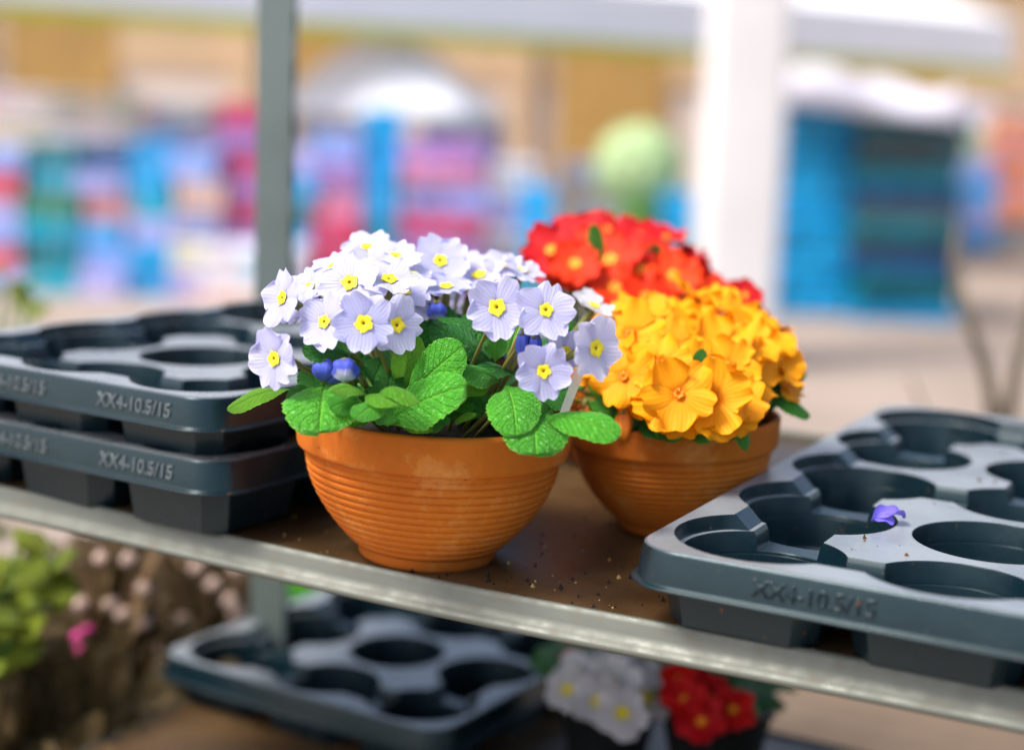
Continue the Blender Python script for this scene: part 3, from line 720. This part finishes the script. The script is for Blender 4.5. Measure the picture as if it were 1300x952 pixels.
# dry brown and pink clump
m_dry = leaf_mat('dry_leaf', (.24, .13, .06), (.34, .22, .11), (.42, .32, .2), .3)
m_pinkd = simple('magenta_floret', (.62, .02, .25), .6)
m_head = simple('pale_seed_head', (.50, .36, .30), .8, .25, 60)
def dry_clump(c_, xs, label, seed, cnt=150):
    random.seed(seed); t = thing('dried_plant', label, 'plant', c_, 'withered plants')
    for k in range(cnt):
        x, y = random.uniform(*xs), random.uniform(655, 860); Y = c_.y+random.uniform(-.07, .07)
        tp = W(x, y, Y); b = c_+Vector(((tp.x-c_.x)*.3, (Y-c_.y)*.4, .05)); 
        if tp.z < b.z+.02: tp.z = b.z+.03
        leaf(t, b, tp, random.uniform(.005, .016), (random.uniform(-.5, .5), -1, .3), random.uniform(-.1, .15), random.choice((m_dry, m_dry, m_dry2)), .3, 0, k, 'leaf', 2)
    for k in range(12):
        p = W(random.uniform(*xs), random.uniform(700, 850), c_.y-.06); MB().lathe([(.001, -.009), (.007, -.006), (.010, 0), (.007, .006), (.001, .009)], 10, p-c_).build('seed_head', m_head, t)
    random.seed(seed+1); return t
m_dry2 = leaf_mat('rusty_leaf', (.045, .032, .010), (.10, .060, .018), (.18, .13, .05), .2)
d1 = Vector((-.42, 1.52, BZ)); pot(d1, .055, .08, 'black pot under the withered leaves left of the post', m_potb)
for k_, (x_, Y_) in enumerate(((20, 1.62), (75, 1.7), (-40, 1.5), (130, 1.66), (170, 1.78), (45, 1.36), (110, 1.40), (-15, 1.33), (160, 1.47))):
    c_ = W(x_, 760, Y_); c_.z = BZ; nm_ = ['dark foliage clump behind the yellow green plant', 'dark clump second from the left on the left bench', 'dark clump at the far left of the left bench', 'dark clump beside the withered leaves', 'dark clump behind the withered leaves', 'dark clump in front of the black pot, lower left', 'dark clump right of the black pot, lower left', 'dark clump in the bottom left corner', 'dark clump beside the corner of the lower tray'][k_]
    t_ = thing('bushy_plant', nm_, 'plant', c_.copy(), 'dark clumps on the left bench')
    for k in range(90):
        a_ = random.uniform(0, 2*PI); e_ = random.uniform(.15, 1.5); L_ = random.uniform(.07, .15); d_ = Vector((math.cos(a_)*math.cos(e_), math.sin(a_)*math.cos(e_), math.sin(e_)))
        leaf(t_, c_+d_*L_*random.uniform(.1, .5), c_+d_*L_, random.uniform(.02, .035), (random.uniform(-.5, .5), -1, .6), .1, m_dry2, .1, 0, k, 'leaf', 2)
dc = dry_clump(d1, (90, 215), 'withered brown leaves left of the steel post, below the shelf', 11)
d2 = Vector((-.30, 1.62, BZ)); pot(d2, .055, .08, 'black pot under the withered leaves nearest the steel post', m_potb)
dry_clump(d2, (190, 330), 'taller withered clump just left of the steel post', 12)
for k_, (x_, y_, nm_, mm_) in enumerate(((60, 1.75, 'withered clump at the far left of the back bench', None), (255, 2.0, 'tall rusty clump left of centre on the back bench', None), (440, 1.95, 'green foliage clump right of the steel post under the shelf', 1), (590, 1.9, 'brown foliage clump below the front bowl', None), (520, 2.15, 'green and rusty clump far back under the shelf', 1), (760, 1.9, 'dark green clump behind the white primroses', 1), (350, 2.2, 'pale clump directly behind the steel post', None))):
    c_ = W(x_, 700, y_); q_ = (c_-ro); 
    if q_.dot(N) < .84: c_ = c_+N*(.86-q_.dot(N))
    c_.z = -.56 if q_.dot(U) > -.7 else -.56
    q_ = c_-ro; pot(c_.copy(), .06, .09, 'brown pot of the '+nm_, m_pott)
    t_ = thing('bushy_plant', nm_, 'plant', c_.copy(), 'plants on the back bench')
    for k in range(80):
        a_ = random.uniform(0, 2*PI); e_ = random.uniform(.15, 1.45); L_ = random.uniform(.14, .24); b_ = c_+Vector((0, 0, .07)); d_ = Vector((math.cos(a_)*math.cos(e_), math.sin(a_)*math.cos(e_), math.sin(e_)))
        leaf(t_, b_+d_*L_*random.uniform(.1, .5), b_+d_*L_, random.uniform(.02, .04), (random.uniform(-.5, .5), -1, .6), random.uniform(-.1, .2), random.choice((m_leaf, m_leafd, m_yg, m_leafd) if mm_ else (m_dry, m_dry2, m_dry2, m_leafd)), .1, 0, k, 'leaf', 2)
for x, y in ((100, 808), (106, 820), (96, 830), (112, 798)):
    p = W(x, y, 1.44); q = MB().lathe([(.001, -.005), (.006, -.003), (.008, .001), (.004, .005), (.001, .006)], 10, p-d1); q.build('floret', m_pinkd, dc)
# pale blossom seen through the gap
wf = thing('primrose_plant', 'creamy white primroses with yellow eyes on the lower shelf', 'flowering plant', (.10, 1.33, LZ+.07), 'primrose plants')
cw = Vector((.10, 1.33, LZ+.07)); pot(Vector((.10, 1.33, LZ)), .05, .075, 'black pot under the white primroses on the lower shelf', m_potb)
for x, y, R, Y in ((735, 862, 40, 1.26), (775, 868, 42, 1.25), (805, 865, 40, 1.27), (755, 850, 34, 1.29), (790, 848, 34, 1.30), (720, 875, 34, 1.25), (760, 890, 42, 1.23), (820, 885, 38, 1.25), (790, 905, 40, 1.22)):
    p = W(x, y, Y); flower(wf, p, R*Y/F, (p-cw).normalized()*.5+Vector((random.uniform(-.2, .2), -.4, .7)), 'white', cw, m_stemg)
for k in range(14):
    a = k*.45; leaf(wf, cw, cw+Vector((math.cos(a)*.075, math.sin(a)*.075, .01)), .034, (0, 0, 1), .2, m_leafd, -.2, 0, 600+k)
rf = thing('primrose_plant', 'small red primroses beside the white ones on the lower shelf', 'flowering plant', (.19, 1.28, LZ+.07), 'primrose plants')
cw = Vector((.19, 1.28, LZ+.07)); pot(Vector((.19, 1.28, LZ)), .05, .075, 'black pot under the small red primroses on the lower shelf', m_potb)
for x, y, R, Y in ((862, 862, 28, 1.22), (885, 868, 30, 1.22), (870, 888, 34, 1.2), (905, 885, 34, 1.21), (722, 832, 14, 1.3), (930, 900, 34, 1.2), (890, 915, 36, 1.19)):
    p = W(x, y, Y); flower(rf, p, R*Y/F, (p-cw).normalized()*.5+Vector((0, -.4, .7)), 'red', cw, m_stemg)
for k in range(12):
    a = k*.5; leaf(rf, cw, cw+Vector((math.cos(a)*.07, math.sin(a)*.07, .012)), .034, (0, 0, 1), .2, m_leafd, -.2, 0, 640+k)
# sprig above the left tray, plant beyond the trolley
bs = Vector((-.78, 1.95, GZ)); twig_leafy('leafy_shrub', 'blurred yellow green sprig beyond the left tray stack', bs,
           [W(x, y, Y) for x, y, Y in ((35, 362, 1.9), (45, 385, 1.88), (15, 395, 1.9), (5, 350, 1.95), (-40, 380, 1.9), (30, 402, 1.85))], m_yg, .030, .042, 4, None, 'shrub', None, .006)
# bare stems to the right of the far crates
m_bark = simple('dim_bark', (.11, .085, .05), .8, .2, 30)
def bare(name, label, bxy, paths):
    t = thing(name, label, 'shrub', (bxy[0], bxy[1], GZ), 'bare stemmed shrubs'); m = MB()
    for pth, r_ in paths:
        pts = [Vector((bxy[0], bxy[1], GZ))-t.location]+[W(x, y, Y)-t.location for x, y, Y in pth]
        m.tube(pts, [r_]+[r_*(1-.5*i/len(pth)) for i in range(len(pth))], 7)
    m.build('stem', m_bark, t); return t
bare('bare_shrub', 'dim bare stem curving up in front of the far right crates', (.76, 2.3), [([(1262, 520, 2.3), (1252, 470, 2.3), (1235, 420, 2.32), (1216, 370, 2.35), (1211, 330, 2.36), (1216, 290, 2.4)], .011), ([(1256, 490, 2.3), (1244, 440, 2.3), (1222, 400, 2.3)], .006)])
bare('bare_shrub', 'second dim bare stem leaning in at the right edge', (.80, 2.3), [([(1282, 520, 2.3), (1290, 470, 2.3), (1304, 420, 2.32), (1316, 360, 2.32)], .011), ([(1180, 535, 2.3), (1165, 500, 2.3), (1155, 478, 2.3)], .003)])
# ---------------------------------------------------------------- far setting
m_ground = simple('pale_paving', (.34, .27, .22), .85, .10, .8, c2=(.22, .17, .135))
g = MB().box((-120, -60, GZ-.05), (120, 220, GZ)); tag(g.build('ground', m_ground, None, False), kind='structure')
m_wall = simple('sandy_render', (.62, .44, .27), .85, .12, .6); m_wall2 = simple('ochre_boards', (.50, .30, .09), .8, .2, .8); m_pale = simple('pale_render', (.72, .62, .55), .85, .08, .7)
m_wht = simple('white_canvas', (.86, .85, .86), .7, .03, 2); m_trim = simple('lime_trim', (.55, .58, .05), .7, .1, 3)
YB = 17.0
bl = thing('market_hall', 'long sandy walled market hall with ochre band across the background', 'building', (0, YB, GZ))
def bpart(nm, m_, x0, x1, y0, y1, z0, z1): return MB().box((x0, y0-YB, z0-GZ), (x1, y1-YB, z1-GZ)).build(nm, m_, bl, False)
bpart('wall', m_pale, -16, 16, YB, YB+6, GZ, H+.35)
bpart('fascia', m_wall, -16, 16, YB-.05, YB+6.02, H+.352, H+1.5)
bpart('upper_wall', m_wall2, -16, 16, YB, YB+6, H+1.502, H+2.6)
rf_ = bpart('roof', m_wall2, -16.4, 16.4, YB-.5, YB+6.5, H+2.602, H+2.85)
for x in range(-15, 16, 3): bpart('pilaster', m_wall, x-.12, x+.12, YB-.16, YB-.052, GZ, H+1.49)
for x in range(-14, 15, 3):
    f = bpart('door', m_wall2, x-.6, x+.6, YB-.06, YB-.003, GZ, GZ+2.0)
# awning: a long white canopy with lime edging, receding to the right
aL, aR = W(-60, 12, 8.6), W(870, 62, 11.2); aE = W(1283, 96, 13.0)
d = (aE-aL); d.z = 0; d.normalize(); LEN = ((aE-aL)).length; bk = Vector((-d.y, d.x, 0))
aw = thing('market_awning', 'long white market awning with scalloped lime green edging', 'awning', (aL.x, aL.y, GZ))
def ap(a, b, z): return (aL+d*a+bk*b).xy.to_3d()+Vector((0, 0, z))
zl, zr = aL.z, aE.z
def strip(nm, m_, z_lo, z_hi, thick, sc=0, n=260, b0=0):
    vs, fs = [], []
    for i in range(n+1):
        a = LEN*i/n; zb = zl+(zr-zl)*i/n; s_ = sc*abs(math.sin(a*PI/.30))
        for b in (b0, b0+thick):
            vs.append(ap(a, b, zb+z_lo-s_)-aw.location); vs.append(ap(a, b, zb+z_hi)-aw.location)
    for i in range(n):
        q = 4*i; fs += [(q, q+4, q+5, q+1), (q+2, q+3, q+7, q+6), (q, q+2, q+6, q+4), (q+1, q+5, q+7, q+3)]
    fs += [(0, 1, 3, 2), (4*n, 4*n+2, 4*n+3, 4*n+1)]
    return ob(nm, me(nm, vs, fs, m_, False), aw)
strip('valance', m_wht, .065, .42, .02); strip('edging', m_trim, .0, .064, .022, .025)
vs = [ap(0, .03, zl+.42), ap(LEN, .03, zr+.42), ap(LEN, 2.8, zr+1.2), ap(0, 2.8, zl+1.2)]; vs = [v-aw.location for v in vs]; vs += [v+Vector((0, 0, .02)) for v in vs]
ob('canopy', me('canopy', vs, [(3, 2, 1, 0), (4, 5, 6, 7), (0, 1, 5, 4), (1, 2, 6, 5), (2, 3, 7, 6), (3, 0, 4, 7)], m_wht, False), aw)
for a in (.3, LEN-.3): 
    q = ap(a, 2.7, GZ)-aw.location; MB().box((q.x-.03, q.y-.03, 0), (q.x+.03, q.y+.03, zl+1.2-GZ)).build('pole', m_wht, aw, False)
# pillar
q = W(935, 300, 7.2)
pl = MB().loft([rrect(-.19, -.19, .19, .19, .04, 0), rrect(-.19, -.19, .19, .19, .04, .12), rrect(-.178, -.178, .178, .178, .04, .13), rrect(-.178, -.178, .178, .178, .04, 2.9), rrect(-.21, -.21, .21, .21, .04, 2.92), rrect(-.21, -.21, .21, .21, .04, 3.0)])
tag(sharp(pl.mesh('pillar', simple('pillar_paint', (.70, .68, .68), .6, .05, 2))) and ob('pillar', bpy.data.meshes['pillar'], None, (q.x, q.y, GZ)), 'broad white painted pillar behind the red and yellow flowers', 'pillar')
# parasol (white, domed)
q = W(488, 150, 10.6); pr_ = thing('parasol', 'white domed parasol above the blurred crates', 'parasol', (q.x, q.y, GZ))
zt = W(480, 38, 10.6).z-GZ; zb = W(480, 150, 10.6).z-GZ; R = .80
vs, fs = [], []
for i in range(9):
    f = i/8
    for k in range(48):
        a = 2*PI*k/48; rr = R*f*(1-.05*abs(math.sin(4*a))*f)
        vs.append((rr*math.cos(a), rr*math.sin(a), zt-(zt-zb)*f**1.35+.0))
for i in range(8):
    for k in range(48): fs.append((i*48+k, i*48+(k+1) % 48, (i+1)*48+(k+1) % 48, (i+1)*48+k))
cn = ob('canopy', me('canopy', vs, fs, m_wht), pr_); so = cn.modifiers.new('s', 'SOLIDIFY'); so.thickness = .012
MB().tube([(0, 0, 0), (0, 0, zt+.03)], .022, 12).build('pole', m_wht, pr_)
# crates
def goods_mat(nm, cols, sc):
    k = NT(nm); tc = k.n('TexCoord'); oi = k.n('ObjectInfo'); ad = k.n('VectorMath', operation='ADD'); k.l(tc.outputs['Object'], ad.inputs[0])
    cb = k.n('CombineXYZ')
    for i_, f_ in enumerate((37., 91., 53.)): k.l(k.math('MULTIPLY', oi.outputs['Random'], f_), cb.inputs[i_])
    k.l(cb.outputs[0], ad.inputs[1]); v = k.n('TexVoronoi', i_Scale=sc); k.l(ad.outputs[0], v.inputs['Vector'])
    sx = k.n('SeparateColor'); k.l(v.outputs['Color'], sx.inputs[0])
    r_ = k.n('ValToRGB'); r_.color_ramp.interpolation = 'CONSTANT'; e = r_.color_ramp.elements
    while len(e) < len(cols): e.new(.5)
    for i_, c_ in enumerate(cols): e[i_].position = i_/len(cols); e[i_].color = (*c_, 1)
    k.l(sx.outputs[0], r_.inputs[0]); k.l(r_.outputs[0], k.b.inputs['Base Color']); k.b.inputs['Roughness'].default_value = .6; return k.m
m_good1 = goods_mat('packed_goods', [(.70, .72, .88), (.0, .35, .8), (.0, .42, .62), (.75, .5, .5), (.35, .45, .85), (.0, .45, .6), (.5, .06, .25), (.6, .6, .9), (.02, .2, .3)], 9)
m_good2 = goods_mat('dark_packed_goods', [(.0, .10, .14), (.02, .04, .06), (.0, .22, .32), (.03, .05, .05)], 7)
def crate_mesh(wd, dp, ht, m_, dark=False):
    m = MB(); t = .014
    m.box((-wd/2, -dp/2, .004), (wd/2, dp/2, .018))
    for s_ in (-1, 1):
        y = s_*(dp/2-t/2); x = s_*(wd/2-t/2)
        for z0, z1 in ((.0, .24), (.38, .56), (.76, 1.0)):
            e = .004 if z1 == 1.0 else 0
            m.box((-wd/2-e, y-t/2-e, .002+z0*ht), (wd/2+e, y+t/2+e, z1*ht*.985))
            m.box((x-t/2-e, -dp/2+t+.001, .002+z0*ht), (x+t/2+e, dp/2-t-.001, z1*ht*.985))
        for q in (-.5, -.17, .17, .5):
            xx = q*(wd-.04); m.box((xx-.012, y-t/2+.002, .003), (xx+.012, y+t/2-.002, ht*.97)); yy = q*(dp-.06); m.box((x-t/2+.002, yy-.012, .003), (x+t/2-.002, yy+.012, ht*.97))
    m.box((-wd/2+t+.002, -dp/2+t+.002, .019), (wd/2-t-.002, dp/2-t-.002, ht*.80))
    d_ = m.mesh('crate', [m_, m_good2 if dark else m_good1], False); n_ = len(d_.polygons); d_.polygons.foreach_set('material_index', [0]*(n_-6)+[1]*6); return d_
cc = {'red': (.85, .07, .03), 'crimson': (.72, .035, .12), 'pink': (.88, .30, .48), 'mauve': (.42, .22, .58), 'lavender': (.50, .50, .90), 'periwinkle': (.32, .46, .92), 'white': (.85, .83, .88),
      'sky blue': (.0, .42, .86), 'cyan': (.0, .44, .60), 'teal': (.01, .22, .24), 'green': (.08, .33, .14), 'navy': (.01, .07, .26), 'salmon': (.88, .32, .24), 'peach': (.92, .58, .42), 'cream': (.86, .76, .55),
      'charcoal': (.07, .12, .13), 'dark teal': (.0, .22, .30), 'orange': (.92, .28, .05), 'pale green': (.45, .68, .45)}
cm = {k: simple(k.replace(' ', '_')+'_crate_plastic', v, .45, .08, 3) for k, v in cc.items()}
ordn = ['bottom', 'second', 'third', 'fourth', 'fifth', 'sixth', 'seventh', 'eighth', 'ninth', 'tenth', 'eleventh', 'twelfth', 'thirteenth', 'fourteenth']
def stack(x0, x1, ytop, Y, cols, where, group='stacked crates in the background', dp=.42, hs=None, rot=None, dark=False, jit=.03):
    a, b = W(x0, ytop, Y), W(x1, ytop, Y); wd = (b.x-a.x)-.01; tot = (a.z+b.z)/2-GZ; n = len(cols); ht = tot/n
    cache = {}
    for i, cn_ in enumerate(reversed(cols)):
        if cn_ not in cache: cache[cn_] = crate_mesh(wd, dp, ht, cm[cn_], dark)
        pos = 'topmost' if i == n-1 else ordn[i]+(' crate up' if i else '')
        o = ob('crate', cache[cn_], None, ((a.x+b.x)/2+random.uniform(-jit, jit), Y+dp/2+random.uniform(-.02, .02), GZ+i*ht+.001), (0, 0, (rot or 0)+random.uniform(-.10, .10)))
        tag(o, ('%s crate, %s in the %s' % (cn_, pos, where)), 'crate', group)
stack(-40, 26, 190, 8.9, ['periwinkle', 'red', 'lavender', 'periwinkle', 'red', 'lavender'], 'stack at the left edge')
stack(28, 98, 182, 8.9, ['teal', 'cyan', 'green', 'cyan', 'teal', 'cyan'], 'teal stack second from the left')
stack(99, 161, 186, 8.9, ['navy', 'lavender', 'salmon', 'sky blue', 'periwinkle', 'lavender'], 'mixed stack third from the left')
stack(162, 216, 178, 8.9, ['sky blue', 'sky blue', 'cyan', 'lavender', 'sky blue', 'sky blue'], 'bright blue stack fourth from the left')
stack(217, 278, 192, 8.9, ['periwinkle', 'peach', 'lavender', 'cream', 'lavender'], 'pale stack left of the crimson one')
stack(280, 340, 130, 9.0, ['crimson', 'mauve', 'crimson', 'mauve', 'crimson', 'mauve', 'white', 'lavender'], 'crimson and mauve stack behind the steel post')
stack(366, 396, 190, 9.0, ['lavender', 'sky blue', 'teal', 'sky blue', 'cyan', 'sky blue'], 'narrow blue stack right of the steel post')
stack(397, 463, 170, 9.0, ['periwinkle', 'mauve', 'pink', 'crimson', 'crimson', 'mauve'], 'pink stack right of the steel post')
stack(465, 512, 138, 9.05, ['sky blue']*4+['cyan', 'sky blue', 'cyan'], 'bright blue stack under the parasol')
stack(514, 622, 178, 8.9, ['mauve', 'pink', 'periwinkle', 'crimson', 'mauve', 'pink', 'mauve'], 'mauve and pink stack right of the parasol pole')
stack(624, 680, 205, 9.6, ['white', 'lavender', 'white', 'periwinkle'], 'pale stack above the lavender flowers')
stack(668, 714, 240, 8.6, ['sky blue', 'sky blue', 'cyan'], 'low blue stack left of the red flowers')
stack(716, 790, 205, 11, ['white', 'cream', 'white', 'cream', 'white'], 'pale stack above the red flowers')
stack(846, 886, 245, 9.0, ['sky blue', 'cyan', 'sky blue'], 'low blue stack against the white pillar')
stack(-60, 60, 112, 11.5, ['white', 'cream', 'white', 'lavender', 'white', 'white'], 'tall white stack at the far left')
stack(62, 180, 118, 11.5, ['cream', 'white', 'peach', 'white', 'white', 'white'], 'tall cream stack behind the teal one')
stack(182, 272, 128, 11.5, ['white', 'lavender', 'white', 'white', 'white', 'white'], 'tall pale stack behind the bright blue one')
stack(372, 470, 125, 11.8, ['white', 'white', 'lavender', 'white', 'white', 'white'], 'tall white stack behind the pink one')
stack(530, 640, 140, 11.8, ['white', 'lavender', 'white', 'white', 'white', 'white'], 'tall white stack right of the parasol')
stack(250, 372, 316, 7.4, ['white', 'peach'], 'low white stack at the foot of the steel post')
# right-hand pile: bright blue side, darker side
stack(990, 1092, 122, 9.2, ['sky blue']*9, 'bright blue stack right of the pillar', dp=.55, dark=True, jit=.015)
stack(1096, 1230, 150, 9.0, ['dark teal', 'charcoal', 'charcoal', 'dark teal', 'navy', 'charcoal', 'dark teal', 'charcoal', 'navy', 'dark teal', 'dark teal', 'sky blue'], 'dark stack right of the bright blue one', dp=.6, dark=True, jit=.03)
# white sheet on top of the pile
a, b = W(985, 118, 9.0), W(1228, 146, 8.85)
vs, fs = [], []; nx, ny = 28, 12
for i in range(nx+1):
    for j in range(ny+1):
        u, v = i/nx, j/ny; x = a.x+(b.x-a.x)*u; y = 8.86+.85*v
        z = max(a.z, b.z)+.03+.07*math.sin(u*7)*math.sin(v*5+1)+.09*(1-u)
        if j == 0: z = a.z+(b.z-a.z)*u-.06
        if i in (0, nx): z -= .12
        vs.append((x, y, z))
for i in range(nx):
    for j in range(ny): q = i*(ny+1)+j; fs.append((q, q+ny+1, q+ny+2, q+1))
sh = tag(ob('white_sheet', me('white_sheet', vs, fs, simple('old_sheet', (.60, .58, .66), .8, .1, 3))), 'white sheet draped over the tops of the blue and dark stacks', 'sheet'); mo = sh.modifiers.new('s', 'SOLIDIFY'); mo.thickness = .006
stack(1226, 1268, 205, 15, ['periwinkle', 'sky blue', 'lavender', 'sky blue'], 'far blue stack right of the dark one')
stack(1262, 1330, 150, 16, ['orange', 'salmon', 'orange', 'salmon', 'orange', 'charcoal'], 'far orange stack at the right edge')
stack(1222, 1262, 128, 16.2, ['white', 'pale green', 'pale green', 'cream', 'white'], 'far pale green stack at the right edge')
# clipped round shrub in a green pot
q = W(812, 214, 9.4); m_ball = simple('pale_foliage', (.60, .80, .42), .7, .12, 9); m_dk = simple('green_pot', (.03, .22, .05), .5)
tb = thing('round_shrub', 'pale green ball shaped shrub above the red flowers', 'shrub', (q.x, q.y, GZ)); zc = q.z-GZ
vs, fs = [], []; r = random.Random(3)
for k in range(2600):
    dct = Vector((r.gauss(0, 1), r.gauss(0, 1), r.gauss(0, 1))).normalized(); p = dct*.27*r.uniform(.84, 1.03)+Vector((0, 0, zc))
    a = dct.cross(Vector((r.gauss(0, 1), r.gauss(0, 1), r.gauss(0, 1)))).normalized(); b = (dct+Vector((r.gauss(0, .4), r.gauss(0, .4), r.gauss(0, .4)))).cross(a).normalized(); n0 = len(vs)
    vs += [p-a*.014, p+b*.022, p+a*.014, p-b*.022]; fs.append((n0, n0+1, n0+2, n0+3))
ob('crown', me('crown', vs, fs, m_ball, False), tb)
MB().tube([(0, 0, .2), (0, 0, zc-.2)], .016, 8).build('trunk', m_bark, tb)
MB().lathe([(.10, .0), (.14, .26), (.15, .26), (.15, .3), (.13, .3), (.12, .24), (.0, .24)], 24, close=False).build('pot', m_dk, tb)
# dark green box plants below the ball
def bush(label, x, y, Y, R, m_):
    q = W(x, y, Y); t = thing('box_bush', label, 'shrub', (q.x, q.y, GZ), 'box bushes'); vs, fs = [], []
    hz = (q.z-GZ)
    for k in range(1800):
        dct = Vector((r.gauss(0, 1), r.gauss(0, 1), r.gauss(0, 1))).normalized(); p = Vector((dct.x*R, dct.y*R, hz*.5+dct.z*hz*.5))*1.0+Vector((0, 0, 0)); p *= 1
        a = Vector((r.gauss(0, 1), r.gauss(0, 1), r.gauss(0, 1))).normalized(); b = dct.cross(a).normalized(); n0 = len(vs)
        vs += [p-a*.02, p+b*.03, p+a*.02, p-b*.03]; fs.append((n0, n0+1, n0+2, n0+3))
    ob('crown', me('crown', vs, fs, m_, False), t); MB().tube([(0, 0, 0), (0, 0, hz*.6)], .02, 8).build('trunk', m_bark, t)
bush('mid green bush under the pale ball shaped shrub', 812, 255, 9.0, .16, simple('box_foliage', (.10, .30, .05), .7, .2, 9))

def crumbs(nm, label, cat, pts, m_):
    vs, fs = [], []; r = random.Random(len(pts))
    for p, z_ in pts:
        n0 = len(vs); c_ = Vector(p)
        for q in ((1, 0, -.5), (-.5, .87, -.5), (-.5, -.87, -.5), (.1, .1, .9)):
            vs.append(c_+Vector(q)*z_*r.uniform(.5, 1.3)+Vector((0, 0, z_*.45)))
        fs += [(n0, n0+2, n0+1), (n0, n0+1, n0+3), (n0+1, n0+2, n0+3), (n0+2, n0, n0+3)]
    tag(ob(nm, me(nm, vs, fs, m_, False)), label, cat, None, 'stuff')
r = random.Random(21); pts = []
for k in range(420):
    a = r.uniform(-.25, .35); b = abs(r.gauss(0, .10))+.006
    if b > .5: continue
    p = ro+U*a+N*b; pts.append(((p.x, p.y, sag(a)), abs(r.gauss(0, .0009))+.0005))
crumbs('soil_crumbs', 'scattered soil crumbs on the brown shelf board', 'soil', pts, m_soil)
pts = []
for k in range(90):
    a = r.uniform(-.25, .35); b = abs(r.gauss(0, .07))+.006; p = ro+U*a+N*b; pts.append(((p.x, p.y, sag(a)), abs(r.gauss(0, .0006))+.0004))
crumbs('straw_grit', 'pale straw coloured grit on the brown shelf board', 'grit', pts, simple('straw', (.55, .36, .12), .8))
pts = []
c = P(793, 691, .046)
for k in range(420):
    a = r.uniform(.01, TW-.01); b = r.uniform(.01, TL-.01); i = min(2, max(0, int((a-MX)/PT))); j = min(4, max(0, int((b-MY)/PT)))
    dx, dy = a-(MX+PT*(i+.5)), b-(MY+PT*(j+.5)); rr = math.hypot(dx, dy)
    if rr < .036: z_ = -.0435
    elif rr > .0545 and .04 < a < TW-.04: z_ = -.009
    else: continue
    p = c+uu*a+nn*b; pts.append(((p.x, p.y, .046+z_), abs(r.gauss(0, .0009))+.0005))
crumbs('peat_crumbs', 'brown peat crumbs lying in and on the right tray', 'soil', pts, simple('peat', (.16, .075, .03), .9, .3, 90))
